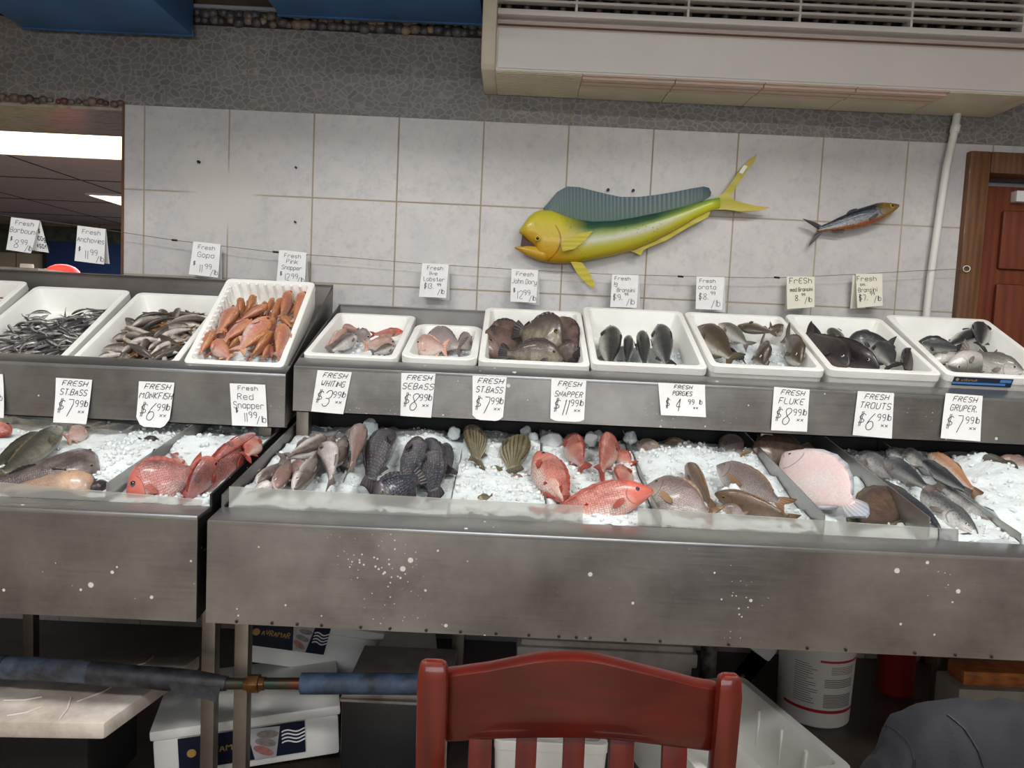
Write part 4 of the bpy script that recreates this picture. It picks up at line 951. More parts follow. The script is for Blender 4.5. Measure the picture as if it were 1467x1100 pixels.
# left counter
fish('grey_green_fish', 'grey-green fish standing head up beside the monkfish', 'fish', 'grouper', 'grouper', (640,160), (-90,720), PI_, .062, 70, (0,-.02), .045, zm=ZL1)
fish('grey_green_fish', 'second grey-green fish behind, showing only its back', 'fish', 'grouper', 'grouper', (480,240), (-150,600), PI_, .055, 30, (0,0), .03, zm=ZL1)
m_ = fish('monkfish', 'dark monkfish with tan belly folds along the left guard', 'fish', 'monk', 'monk', (1045,560), (-260,800), PI_, .085, 35, (0,0), .02, .15, zm=ZL1)
fish('monkfish', 'second tan monkfish belly lying low behind the left guard', 'fish', 'monk', 'monk', (975,830), (-200,880), PI_, .075, 160, (0,0), .02, .1, zm=ZL1)
fish('dark_fish_tail', 'dark crumpled fish tail in front of the monkfish snout', 'fish', 'seabass', 'bream_dark', (1130,745), (840,860), PI_, .045, -40, (0,0), .02, zm=ZL1)
fish('pale_fish', 'pale fish half covered by ice at the back of the monkfish tray', 'fish', 'slim' if 'slim' in SPEC else 'bransini', 'pinkround', (900,190), (690,290), PI_, .05, 60, (0,0), .01, zm=ZL1)
fish('dark_fish', 'dark fish back just visible at the shaded rear of the left counter', 'fish', 'bransini', 'bream_dark', (370,270), (190,260), PI_, .04, 0, (0,0), .03, zm=ZL2)
fish('red_snapper', 'red snapper cut off by the left picture edge', 'fish', 'snapper', 'snapper', (110,150), (-330,250), PI_, .09, -60, (0,0), .03, zm=ZL1)
fish('red_snapper', 'red snapper with a blue eye, head low at the left guard', 'fish', 'snapper', 'snapper_dull', (75,765), (800,520), PI_, .125, -72, (0,.02), .045, zm=ZL2)
fish('red_snapper', 'bent dusky snapper with its tail hanging down in the middle', 'fish', 'snapper', 'snapper_dull', (900,455), (600,900), PI_, .085, 20, (0,.12), .06, zm=ZL2)
fish('red_snapper', 'long dusky snapper lying along the black side wall', 'fish', 'snapper', 'snapper_dull', (1190,265), (600,960), PI_, .088, 40, (0,0), .055, zm=ZL2)
fish('red_snapper', 'rearmost red snapper with ice on its shoulder', 'fish', 'snapper', 'snapper_dull', (1230,205), (840,480), PI_, .07, -40, (0,0), .05, zm=ZL2)
fish('red_snapper', 'bright pinkish snapper piece behind the long one by the wall', 'fish', 'snapper', 'snapper', (1270,235), (1150,420), PI_, .06, 60, (0,0), .05, zm=ZL2)
tf = at(258, 660, 2.1)
fish('red_snapper', 'lone red tail fin sticking up from the ice of the snapper tray', 'fish', 'snapper', 'snapper', (600,560), (500,370), PI_, .04, -70, (0,0), .015, zm=ZL2)
# ------------------------------------------------------------------ fish in the upper boxes
ZU1, ZU2, ZU3 = ZM(420,420,5.39), ZM(680,420,5.82), ZM(920,420,5.82)
ZU4, ZU5, ZU6 = ZM(1110,430,8.15), ZM(1270,440,7.335), ZM(240,390,5.947)
def bplane(key, d): 
    O, X, V, Nn, w, dd, h = BX[key][1]; s = V.z / V.y; c = O - Nn*d; return (c.z, c.y, s)
def box_ice(key, label, d, u0, u1, v0, v1, seed, heaps=(), chunks=120):
    O, X, V, Nn, w, dd, h = BX[key][1]; pl = bplane(key, d)
    x0, x1 = O.x + u0*w, O.x + u1*w; yc = (O - Nn*d).y
    return ice(label, x0, x1, yc + v0*dd*V.y, yc + v1*dd*V.y, pl, -.006, heaps, .01, chunks, seed, step=.01)
B = lambda key, d: bplane(key, d)
pl = B('whiting', .045)
box_ice('whiting', 'crushed ice in the shallow whiting box', .05, -.34, .40, -.36, .22, 21)
gw = 'fish in the shallow box'
for a in (('silver fish lying head up in the middle of the shallow box', 'whiting', 'whiting', (490,330), (270,460), .042, 60, .025),
          ('pinkish fish along the left wall of the shallow box', 'mullet', 'pinkround', (400,285), (275,400), .042, -40, .02),
          ('brown round fish head at the back of the shallow box', 'whiting', 'pinkround', (380,270), (520,290), .04, 0, .02),
          ('grey rounded fish end beside the red-backed fish', 'whiting', 'greyround', (600,330), (440,330), .05, 30, .015),
          ('long red-backed fish at the back right of the shallow box', 'mullet', 'snapper', (850,295), (590,320), .028, 40, .025),
          ('pink-headed fish under ice at the right of the shallow box', 'whiting', 'pinkround', (785,380), (540,410), .05, 50, .012),
          ('pale fish edge along the front right of the shallow box', 'whiting', 'whiting', (780,410), (600,470), .03, 40, .008)):
    fish('whiting' if a[1] == 'whiting' else 'red_mullet', a[0], 'fish', a[1], a[2], a[3], a[4], pl, a[5], a[6], lift=a[7], zm=ZU1, group=gw)
pl = B('pair', .05)
for a in (('front pinkish tan round fish in the smallest box', 'pinkround', (930,410), (1200,425), .075, -75, .02), ('back greyish pink fish in the smallest box', 'greyround', (1030,330), (1320,420), .085, -60, .025), ('pale fish tail against the right wall of the smallest box', 'greyround', (1380,350), (1250,420), .06, 40, .012)):
    fish('porgy', a[0], 'fish', 'orata', a[1], a[2], a[3], pl, a[4], a[5], lift=a[6], zm=ZU1, group='fish in the smallest box')
box_ice('pair', 'thin layer of ice in the smallest box', .06, -.36, .38, -.4, .3, 22, chunks=80)
pl = B('dory', .06)
for a in (('dark brown flat fish along the left side of the box', 'dory_dark', (90,480), (440,330), .115, -80, .02, .03),
          ('olive mottled flat fish with a ringed eye on top of the pile', 'dory', (730,420), (330,300), .15, 80, .06, .045),
          ('front olive flat fish lying low along the box rim', 'dory', (740,545), (200,500), .10, 70, .035, .05),
          ('dark flat fish behind on the right with a shiny eye', 'dory_dark', (650,225), (880,520), .10, -70, .045, .04),
          ('back left flat fish with a spiny dark edge', 'dory_dark', (110,400), (480,280), .10, -75, .03, .03),
          ('dark flat fish under ice at the right front corner', 'dory_dark', (880,520), (620,500), .085, 60, .02, .05)):
    fish('flat_fish', a[0], 'fish', 'dory', a[1], a[2], a[3], pl, a[4], a[5], lift=a[6], W=a[7], zm=ZU2, group='dark mottled flat fish', face=.7)
pc = onplane(*ZU2((770, 470)), pl)
box_ice('dory', 'handful of ice on the dark flat fish', .05, .12, .40, -.42, -.22, 23, chunks=90)
pl = B('large', .06)
gl_ = 'large grey sea bass'
for a in (('sea bass standing head up at the left of the box, pale belly at its right', (1135,285), (1120,640), .07, -60, .035, ZU2, 'bransini'),
          ('slim dark sea bass between the head-up one and the speckled pair', (1290,355), (1270,600), .038, 30, .03, ZU2, 'bransini'),
          ('speckled sea bass next to the rightmost one', (1400,320), (1420,640), .052, 20, .04, ZU2, 'bransini'),
          ('rightmost speckled sea bass with a white flank', (140,270), (215,640), .066, -50, .045, ZU3, 'bransini')):
    fish('sea_bass', a[0], 'fish', 'bransini', a[7], a[1], a[2], pl, a[3], a[4], lift=a[5], zm=a[6], group=gl_, W=a[3]*.8)
box_ice('large', 'bits of ice between the large sea bass', .075, -.42, .42, -.46, .15, 24, chunks=110)
pl = B('orata', .055)
go = 'olive bream'
for a in (('olive-brown bream lying head up at the left wall with its tail at the front', (465,280), (790,580), .082, -60, .05, 'orata', 'orata'),
          ('pale bream flank beside the olive one, tail to the middle', (640,255), (910,450), .05, -70, .04, 'orata', 'bransini_pale'),
          ('brown-headed bream at the back with a red gill slit', (795,270), (1130,330), .06, 60, .04, 'orata', 'orata'),
          ('small brown bream head at the back right', (1200,330), (1050,275), .04, 60, .035, 'orata', 'orata'),
          ('bream facing the front with a pale face near the middle of the rim', (1010,590), (980,420), .09, 20, .03, 'orata', 'orata'),
          ('bream facing the front in the right corner with a dark crown', (1320,580), (1190,330), .085, 25, .045, 'orata', 'orata'),
          ('dark bream tail under the olive one', (700,470), (860,560), .04, 0, .02, 'orata', 'bream_dark')):
    fish('bream', a[0], 'fish', a[6], a[7], a[1], a[2], pl, a[3], a[4], lift=a[5], zm=ZU3, group=go)
box_ice('orata', 'crushed ice heaped over the olive bream', .05, -.44, .44, -.46, .2, 25, [], 200)
pl = B('med', .06)
for a in (('front near-black bream with its nose at the left of the rim', (860,770), (330,350), .09, 60, .05, 'orata', 'bream_dark'),
          ('second near-black bream behind with a purple gill', (1220,790), (400,380), .08, 40, .035, 'orata', 'bream_dark'),
          ('grey fish arched at the back with a pointed tail to the right', (850,520), (1410,545), .075, -70, .045, 'bransini', 'bransini'),
          ('olive fish back peeking over the dark pair', (640,350), (840,490), .05, 40, .02, 'bransini', 'grouper'),
          ('grey fish curving down at the right with a white belly', (1130,540), (1380,800), .07, -70, .035, 'bransini', 'bransini')):
    fish('bream' if a[7] == 'bream_dark' else 'sea_bass', a[0], 'fish', a[6], a[7], a[1], a[2], pl, a[3], a[4], lift=a[5], zm=ZU4, group='fish in the box with near-black bream', bend=(0, .06 if 'arched' in a[0] or 'curving' in a[0] else 0))
fish('sea_bass', 'dark fish head poking up at the right wall of that box', 'fish', 'bransini', 'bream_dark', (255,475), (190,680), pl, .06, 30, lift=.03, zm=ZU5)
pl = B('small', .06)
for a in (('dark-backed sea bass lying across the left of the end box', (330,370), (800,450), .055, -45, .04, 'bransini'),
          ('pale curved sea bass on top with a red spot by its tail', (1440,670), (750,420), .075, 60, .065, 'bransini_pale'),
          ('grey-white sea bass under the dark-backed one', (480,560), (800,470), .05, -120, .025, 'bransini_pale'),
          ('front sea bass with open gills facing left at the rim', (655,610), (1180,560), .075, 120, .045, 'bransini_pale'),
          ('sea bass head pointing up at the right back of the end box', (1000,175), (990,430), .06, 60, .05, 'bransini'),
          ('sea bass head behind it tilted to the left', (960,235), (610,420), .05, -60, .035, 'bransini'),
          ('pale fish belly at the bottom front of the end box', (1330,660), (960,660), .04, 120, .03, 'bransini_pale')):
    fish('sea_bass', a[0], 'fish', 'bransini', a[6], a[1], a[2], pl, a[3], a[4], lift=a[5], zm=ZU5, group='small sea bass in the end box', bend=(0, -.08 if 'curved' in a[0] else 0))
# red mullet box
pl = B('mullet', .045)
box_ice('mullet', 'crushed ice at the front of the red mullet box', .05, -.42, .36, -.46, .1, 26, chunks=140)
gm = 'mullet in the propped box'
mus = (('mullet standing in the top right corner, leaning on the wall', (1175,165), (1070,460), .036, 40, .03, 'mullet'),
 ('purple-barred mullet second from the top right corner', (1050,160), (960,420), .038, 30, .03, 'mullet'),
 ('orange slim mullet in the middle of the back row', (980,225), (860,470), .036, 10, .025, 'mullet_orange'),
 ('thin brownish mullet tucked left of the orange slim one', (905,220), (835,370), .022, 20, .025, 'mullet_orange'),
 ('orange mullet head at the back left of the centre', (740,205), (670,360), .036, 0, .025, 'mullet_orange'),
 ('orange mullet head nearest the left back corner', (630,230), (620,370), .034, 10, .025, 'mullet_orange'),
 ('fat orange mullet against the left wall with a dark eye', (580,295), (420,540), .05, -40, .04, 'mullet'),
 ('pinkish mullet stretched behind the middle one', (850,280), (600,420), .04, -30, .04, 'mullet'),
 ('big silvery pink mullet on top in the middle of the box', (860,380), (590,690), .05, -80, .065, 'mullet'),
 ('pink mullet left of the big silvery one', (720,400), (455,600), .04, -50, .05, 'mullet'),
 ('reddish mullet at the lower left wall, head up', (380,510), (260,720), .045, -30, .03, 'mullet'),
 ('short pale mullet lying tail down on the front ice', (385,590), (545,740), .04, -70, .035, 'mullet'),
 ('orange mullet under the big silvery one', (870,500), (620,660), .045, -20, .045, 'mullet_orange'),
 ('long orange mullet reaching the front right ice', (910,510), (690,745), .042, 0, .045, 'mullet_orange'),
 ('wide pinkish mullet lying on the right with its tail at the rim', (1010,450), (930,750), .05, 30, .06, 'mullet'),
 ('small pink mullet tail near the front right corner', (885,620), (800,745), .03, 20, .02, 'mullet'),
 ('tiny red mullet piece in the front right corner', (900,640), (890,750), .026, 0, .015, 'snapper'),
 ('orange mullet head at the right wall', (985,380), (1070,480), .034, 30, .03, 'mullet_orange'),
 ('mullet buried left of the long orange one', (640,560), (500,660), .032, 0, .02, 'mullet_orange'),
 ('brown-nosed mullet buried at the back centre', (840,270), (800,330), .03, 0, .02, 'mullet'),
 ('mullet between the big silvery one and the slim orange one', (920,400), (820,520), .036, 20, .03, 'mullet'),
 ('red mullet crossing at the left under the pink one', (520,520), (380,520), .036, 40, .02, 'mullet'))
for a in mus:
    fish('red_mullet', a[0], 'fish', 'mullet', a[6], a[1], a[2], pl, a[3]*1.22, a[4], lift=a[5], zm=ZU6, group=gm)
rnd = random.Random(31); O, X, V, Nn, w, dd, h = BX['mullet'][1]; fl = None
for k in range(22):
    u, v = rnd.uniform(-.32, .36)*w, rnd.uniform(-.3, .26)*dd; a_ = PI/2 + rnd.gauss(-.35, .3); D = -(X*math.cos(a_) + V*math.sin(a_))
    c = O + X*u + V*v - Nn*(.05 + .006*rnd.random()); mt = pose(c - D*.065, c + D*.065, Nn, rnd.choice((-50, 50, 10, 0)))
    if fl is None: fl = fish3('red_mullet', 'orange-pink mullet mostly buried under the upper fish of the propped box', 'fish', 'mullet', 'mullet', c - D*.065, c + D*.065, Nn, .04, 20, group=gm)
    else: dup(fl, mt)
# barbouni at the left edge
pl = B('barbouni', .05); rnd = random.Random(5)
O, X, V, Nn, w, dd, h = BX['barbouni'][1]
protoB = None
for k in range(16):
    u, v = rnd.uniform(.08, .36)*w, rnd.uniform(-.2, .34)*dd; a_ = rnd.uniform(-.5, .9)
    D = X*math.cos(a_) + V*math.sin(a_); c = O + X*u + V*v - Nn*(.055 - .012*(k % 3))
    mt = pose(c - D*.07, c + D*.07, Nn, rnd.choice((-60, 60, 20)))
    if protoB is None:
        protoB = fish3('red_mullet', 'deep red fish in the box cut off at the left edge', 'fish', 'mullet', 'barbouni', c - D*.07, c + D*.07, Nn, .04, 60, group='deep red fish at the left edge')
    else: dup(protoB, mt)
# smelts
rnd = random.Random(11)
O, X, V, Nn, w, dd, h = BX['smelt'][1]
protos = []
def heap(u, v): return .028*math.exp(-((u-.1)**2/.06 + (v+.05)**2/.12))
SM = []
for k in range(140):
    for _ in range(40):
        u, v = rnd.uniform(-.42, .42), rnd.uniform(-.44, .30)
        if u - .9*v > -.50 and (v < .12 or u > -.18): break
    a_ = rnd.gauss(.45, .7) + (PI if rnd.random() < .4 else 0); D = X*math.cos(a_) + V*math.sin(a_)
    lay = k / 140; c = O + X*u*w + V*v*dd - Nn*(.076 - .046*lay - heap(u, v) * lay)
    # keep the whole fish inside the tub
    for q_ in (1,):
        L = rnd.uniform(.12, .155)
        cu, cv = (c-O).dot(X), (c-O).dot(V)
        mx = w/2 - .038 - abs(math.cos(a_))*L/2; my = dd/2 - .038 - abs(math.sin(a_))*L/2
        c += X*(max(-mx, min(mx, cu)) - cu) + V*(max(-my, min(my, cv)) - cv)
    SM.append((c, D, L, rnd.choice((-70, 60, 100, 10, -30, 150)), Nn + D.cross(Nn)*0 ))
for i, (c, D, L, ro, N_) in enumerate(SM):
    tl = Nn * rnd.uniform(-.012, .012)
    if i < 7:
        bd = [(0, .02), (0, .09), (0, -.1), (.1, .06), (.0, .04), (-.08, -.06), (0, -.14)][i]
        protos.append(fish3('smelt', 'slender brown smelt in the tangled heap left of the red mullet', 'fish', 'smelt', 'smelt' if i % 3 else 'smelt_dark', c - D*L/2 - tl, c + D*L/2 + tl, Nn, .029, ro, bd, group='smelts heaped in the foam box', parts='lite'))
    else:
        m_ = pose(c - D*L/2 - tl, c + D*L/2 + tl, Nn, ro); s_ = L/.137
        dup(protos[i % 7], m_ @ Matrix.Scale(s_, 4))
fish('smelt', 'smelt tail hanging over the front rim of its box', 'fish', 'smelt', 'smelt', ZM(0,390,5.947)((1080,690)), ZM(0,390,5.947)((1010,770)), B('smelt', .0), .024, 40, lift=(.012, .008), parts='lite')
fish('smelt', 'smelt with its golden tail raised at the left end of the heap', 'fish', 'smelt', 'smelt_dark', ZM(0,390,5.947)((1170,450)), ZM(0,390,5.947)((1020,385)), B('smelt', .05), .026, 40, lift=(.01, .03), parts='lite')
# anchovies
rnd = random.Random(12)
O, X, V, Nn, w, dd, h = BX['anchovy'][1]; pa = []
def anchovy_mesh(bend, mt, L=.085, H=.014):
    mb = MB()
    for pn, b_, m_ in fish_geo('smelt', L, H, None, bend, None, 8, 0, parts='lite'): mb.add(b_.v, b_.f, 0 if pn == 'body' else 1, b_.uv)
    return mb.build('anchovy', [FM[mt], FN['grey']], None, smooth=.9)
for k in range(290):
    for _ in range(60):
        u, v = rnd.uniform(-.44, .44), rnd.uniform(-.45, .36)
        if v < .30*u + .24 + rnd.uniform(-.06, .05) or u > .2: break
    a_ = rnd.gauss(.35, .6) + (PI if rnd.random() < .5 else 0); D = X*math.cos(a_) + V*math.sin(a_)
    lay = k/290; hp_ = .03*math.exp(-((u+.05)**2/.12 + (v+.1)**2/.1))
    c = O + X*u*w + V*v*dd - Nn*(.072 - .036*lay - hp_*lay); L = rnd.uniform(.062, .09)
    cu, cv = (c-O).dot(X), (c-O).dot(V); mx = w/2 - .036 - abs(math.cos(a_))*L/2; my = dd/2 - .036 - abs(math.sin(a_))*L/2
    c += X*(max(-mx, min(mx, cu)) - cu) + V*(max(-my, min(my, cv)) - cv)
    tl = Nn*rnd.uniform(-.008, .01); m_ = pose(c - D*L/2 - tl, c + D*L/2 + tl, Nn, rnd.choice((-80, 70, 100, 20, -40)))
    if k < 8: pa.append(tag(anchovy_mesh([(0,.03),(0,.12),(.1,-.1),(0,.18),(.12,.03),(0,-.16),(-.1,.08),(0,-.06)][k], 'anchovy' if k % 2 else 'anchovy_dark'), 'tiny silvery anchovy in the tangled heap of its foam box', 'fish', 'anchovies heaped in the foam box')); o = pa[-1]
    else: o = pa[k % 8].copy(); COL.objects.link(o)
    o.matrix_world = m_ @ Matrix.Scale(L/.085, 4)
# ------------------------------------------------------------------ hand lettering: strokes on a 4 x 8 grid, baseline 2
GL = {'A': '022842 0434', 'B': '02083847463505 3544433202', 'C': '473818070403123244', 'D': '02082847432202', 'E': '42020848 0535', 'F': '0208 0848 0535', 'G': '4738180703124244 2545', 'H': '0208 4248 0545', 'I': '2228', 'J': '48431203', 'K': '0208 4805 0542', 'L': '080242', 'M': '0208254842', 'N': '02084248', 'O': '180703123243473818', 'P': '02082847462505', 'R': '02082847462505 2542', 'S': '473818070615354443321203', 'T': '2228 0848', 'U': '080312324348', 'V': '082248', 'W': '0812253248', 'X': '0248 0842', 'a': '46160503123243 4642', 'b': '0802 0516364543321203', 'c': '4536160503123243', 'd': '464543321203051636 4842', 'e': '04444536160503123243', 'f': '48382722 0636', 'g': '461605041343 4641301001', 'h': '0208 0516364542', 'i': '2622 2827', 'k': '0208 4604 1442', 'l': '2822', 'm': '0206 05162522 25364542', 'n': '0206 0516364542', 'o': '160503123243453616', 'p': '0600 0516364543321203', 'r': '020605163645', 's': '45361605143443321203', 't': '28233243 0636', 'u': '0603123243 4642', 'v': '062246', 'y': '0603123243 4641301001', 'x': '0246 0642', '0': '180703123243473818', '1': '172822', '2': '07183847460242', '3': '071838474635 15354443321203', '4': '3832 380444', '5': '4808053544321203', '6': '3816040312324344351504', '7': '084822', '8': '251607183847362504031232434425', '9': '45351507061838474322', '$': '47381706153544331303 2921 1911', '/': '0048', '.': '1213', '#': '1218 3238 0646 0444'}
def strokes(ch):
    out = []
    for w in GL.get(ch, '').split():
        pts = [(int(w[i]), int(w[i+1])) for i in range(0, len(w)-1, 2)]
        if len(pts) > 1: out.append(pts)
    return out
def letter_ribbons(mb, text, u0, v0, cw, ch, S, wd, slant=.0, gap=1.45, jit=.25, rnd=random.Random(1), off=.0008):
    """text on surface S(u, v)->(point, normal) in metres along u (right) and v (up); cw, ch = width and cap height"""
    u = u0
    for c in text:
        if c == ' ': u += cw*.9; continue
        nw = .45 if c in 'il1.I' else (1.25 if c in 'mMW' else 1)
        for st in strokes(c):
            pts = []
            for (a, b) in st:
                y = (b - 2) / 6 * ch + rnd.uniform(-jit, jit)*ch*.06
                x = u + (a - (2 if nw < 1 else 0)) / 4 * cw * nw + (cw*.2 if nw < 1 else 0) + y*slant + rnd.uniform(-jit, jit)*cw*.06
                pts.append((x, v0 + y))
            # smooth corners a little
            sm = [pts[0]]
            for i in range(1, len(pts)-1):
                p, q_, r = pts[i-1], pts[i], pts[i+1]
                sm += [(q_[0]*.75+p[0]*.25, q_[1]*.75+p[1]*.25), (q_[0]*.75+r[0]*.25, q_[1]*.75+r[1]*.25)]
            sm.append(pts[-1]); vs = []; n = len(sm)
            for i in range(n):
                a, b = sm[max(i-1, 0)], sm[min(i+1, n-1)]; dx, dy = b[0]-a[0], b[1]-a[1]; l = math.hypot(dx, dy) or 1
                nx, ny = -dy/l*wd/2, dx/l*wd/2
                for s_ in (1, -1):
                    p, N = S(sm[i][0]+nx*s_, sm[i][1]+ny*s_); vs.append(p + N*off)
            mb.add(vs, [(2*i, 2*i+1, 2*i+3, 2*i+2) for i in range(n-1)])
        u += cw * nw * gap * (.75 if nw < 1 else 1)
    return u - u0
def text_w(text, cw, gap=1.45):
    return sum(cw*.9 if c == ' ' else cw*(.45*.75 if c in 'il1.I' else 1.25 if c in 'mMW' else 1)*gap for c in text) - cw*(gap-1)
SGN = 0
def paper(name, label, quad, lines, mat='paper', ink='ink', curl=.012, back=None, wd=.0016, group=None, clipb=0):
    """quad: tl, tr, br, bl in world; lines: (text, centre u 0-1, v 0-1 of baseline, cap height as share, width factor, slant, weight)"""
    global SGN; SGN += 1
    tl, tr, br, bl = [Vector(p) for p in quad]
    w = ((tr-tl).length + (br-bl).length)/2; h = ((bl-tl).length + (br-tr).length)/2
    fwd = (tr-tl).cross(bl-tl).normalized(); 
    if fwd.y > 0: fwd = -fwd
    sd = SGN*7.3
    def S(u, v):
        a, b = u/w, v/h; p = (bl*(1-a) + br*a)*(1-b) + (tl*(1-a) + tr*a)*b
        p = p + fwd*(curl*(1-b)**2*(.6+.4*math.sin(sd)) + .0018*math.sin(a*5+sd)*(1-b) + curl*.25*abs(a-.5)*(1-b))
        return p, fwd
    t = thing(name, label, 'price sign', (tl+tr)/2, group)
    nx, ny = 8, 10
    g_ = [[S(w*i/nx, h*j/ny)[0] for j in range(ny+1)] for i in range(nx+1)]
    if clipb:                                           # rounded lower corners
        for i in range(nx+1):
            e = abs(i/nx-.5)*2; cut = clipb*max(0, (e-.45)/.55)**2.5
            g_[i] = [S(w*i/nx, h*(cut + (1-cut)*j/ny))[0] for j in range(ny+1)]
    pm = MB().sheet(g_, fwd*-.0004).build('paper', M[mat], t, smooth=.9)
    if back:
        bq = [Vector(p) for p in back]
        MB().sheet([[bq[0], bq[3]], [bq[1], bq[2]]], (0, .0004, 0)).build('rear_flap', M[mat], t)
    mb = MB(); rnd = random.Random(SGN)
    for (tx, cu, v, chs, wf, sl, wt) in lines:
        ch = chs*h; cw = ch*.62*wf; tw = text_w(tx, cw)
        if tw > .93*w: cw *= .93*w/tw; tw = .93*w
        letter_ribbons(mb, tx, cu*w - tw/2, v*h, cw, ch, S, wd*wt, sl, rnd=rnd)
    if mb.v: mb.build('lettering', M[ink], pm, fix=False)
    return t
def lower_sign(label, px, name, price, extra=None, roundb=0, Y=YS-.004, style='bold'):
    tl, tr, br, bl = [at(x, y, Y) for x, y in px]
    if style == 'bold':
        L_ = [('FRESH', .52, .84, .11, 1.15, .35, 1), (name, .5, .63 if not extra else .58, .135, 1.0 if len(name) < 7 else .8, .25, 1)]
        if extra: L_.append((extra, .5, .765, .05, 1, .2, .8))
        d, c = price
        L_ += [('$', .16, .26, .25, .8, .2, 1), (d, .37, .15, .38, .62 if len(d) < 2 else .7, .25, 1.1), (c, .68, .37, .15, .8, .15, .9), ('lb', .89, .39, .14, .7, .15, .9), ('xx', .78, .24, .08, 1.2, .1, .8)]
        return paper('price_sign', label, (tl, tr, br, bl), L_, ink='ink', clipb=roundb, group='price signs on the rack fronts', wd=.0019)
    return paper('price_sign', label, (tl, tr, br, bl), [('Fresh', .5, .85, .1, 1.1, .05, 1), ('Red', .42, .63, .14, 1.1, 0, 1), ('Snapper', .5, .42, .15, .8, 0, 1), ('$', .16, .32, .1, .9, 0, 1), ('11', .38, .1, .22, .8, 0, 1), ('99', .6, .2, .14, .9, 0, 1), ('/lb', .84, .1, .15, .8, 0, 1)], ink='ink_thin', group='price signs on the rack fronts', wd=.0017)
lower_sign('price sign cut off by the left edge, on the left rack front', [(-45,533), (4,536), (9,598), (-42,596)], 'BASS', ('7', '99'))
lower_sign('price sign reading FRESH St. BASS with 7.99, on the left rack', [(80,541), (132,544), (127,607), (80,604)], 'ST.BASS', ('7', '99'))
lower_sign('round-bottomed price sign reading FRESH MONKFISH with 6.99', [(199,546), (250,548), (243,613), (196,610)], 'MONKFISH', ('6', '99'), roundb=.2)
lower_sign('thin-lettered price sign reading Fresh Red Snapper with 11.99', [(329,549), (380,551), (384,611), (333,609)], None, None, style='thin')
lower_sign('tilted price sign reading FRESH WHITING with 3.99', [(455,530), (504,533), (492,593), (446,589)], 'WHITING', ('3', '99'))
lower_sign('price sign reading FRESH SEBASS with 8.99, below the smallest box', [(575,534), (624,535), (618,598), (574,595)], 'SEBASS', ('8', '99'))
lower_sign('price sign reading FRESH St. BASS with 7.99, below the dark flat fish box', [(677,538), (726,540), (720,603), (677,600)], 'ST.BASS', ('7', '99'), roundb=.1)
lower_sign('price sign reading FRESH SNAPPER with 11.99, on the right rack', [(790,542), (840,545), (836,604), (788,602)], 'SNAPPER', ('11', '99'), 'r z', roundb=.06)
lower_sign('short wide price sign reading FRESH PORGIES with 4.99', [(943,548), (1010,551), (1010,597), (946,594)], 'PORGIES', ('4', '99'))
lower_sign('price sign reading FRESH FLUKE with 8.99', [(1109,554), (1160,558), (1155,618), (1104,616)], 'FLUKE', ('8', '99'))
lower_sign('price sign reading FRESH TROUTS with 6.99', [(1229,560), (1281,563), (1277,628), (1221,623)], 'TROUTS', ('6', '99'))
lower_sign('price sign reading FRESH GRUPER with 7.99, rightmost on the rack', [(1355,563), (1408,567), (1403,632), (1346,627)], 'GRUPER.', ('7', '99'))
# ------------------------------------------------------------------ wire and hanging signs
YWR = 3.05
wp = [(-60,303), (0,308), (60,316), (110,323), (177,333), (250,344), (300,350), (400,362), (500,369), (610,378), (740,386), (880,393), (1000,396), (1090,398), (1140,397), (1240,392), (1310,388), (1384,385)]
wpt = [at(x, y, YWR) for x, y in wp]
M['wire'] = simple('grey_wire', (120, 116, 110), .4, .5)
t = thing('hanging_wire', 'thin wire strung along the wall carrying the paper price signs', 'wire', wpt[9])
MB().tube(wpt, .0011, 5).build('strand', M['wire'], t)
for k, (px, py) in enumerate(((250,344), (395,361), (975,396), (1113,397.5))):
    c = at(px, py, YWR); MB().tube([c - Vector((.011,0,-.0005)), c + Vector((.011,0,-.0005))], .004, 8).build('turnbuckle', M['black'], t)
c = at(1384, 385, YW-.035); kb = MB()
for k in range(4): kb.tube([c + Vector((.014*math.cos(a_), -.004, .012*math.sin(a_))) for a_ in [k*1.5 + i*.5 for i in range(5)]], .0016, 5)
kb.build('knot', M['white_print'], t)
def hang(label, px, lines, mat='paper', ink='ink_thin', backs=None, curl=.004, wd=.0017):
    Y = [YWR-.003, YWR-.003, YWR-.02, YWR-.02]
    q_ = [at(x, y, Y_) for (x, y), Y_ in zip(px, Y)]
    if backs is None: backs = [(px[0][0]+4, px[0][1]), (px[1][0]+1, px[1][1]), (px[2][0]+5, px[2][1]+3), (px[3][0]+5, px[3][1]+3)]
    bk = [at(x, y, Y_) for (x, y), Y_ in zip(backs, [YWR+.003, YWR+.003, YWR+.022, YWR+.022])]
    return paper('price_sign', label, q_, lines, mat, ink, curl, bk, wd, 'price signs hanging from the wire')
def std(name, d, c, nl=None, h1=.12):
    L_ = [('Fresh', .5, .80, h1, 1, .1, 1)]
    if isinstance(name, str): name = [name]
    y = .56 if len(name) == 1 else .62
    for n_ in name:
        L_.append((n_, .5, y, .15 if len(name) == 1 else .13, 1 if len(n_) < 6 else .78, .08, 1)); y -= .19
    L_ += [('$', .14, .3 if len(name) == 1 else .24, .11, .9, 0, 1), (d, .36, .1, .24 if len(name) == 1 else .2, .8, 0, 1), (c, .62, .22 if len(name) == 1 else .16, .15, .85, 0, 1), ('/lb', .85, .07, .15, .75, 0, 1)]
    return L_
hang('hanging sign reading Fresh Barbouni, leftmost on the wire with a written rear flap', [(16,311), (57,316), (45,363), (10,358)], std('Barbouni', '8', '99'), backs=[(50,315), (58,317), (70,362), (42,358)])
sg0 = [o for o in bpy.data.objects if o.name.startswith('rear_flap')][0]
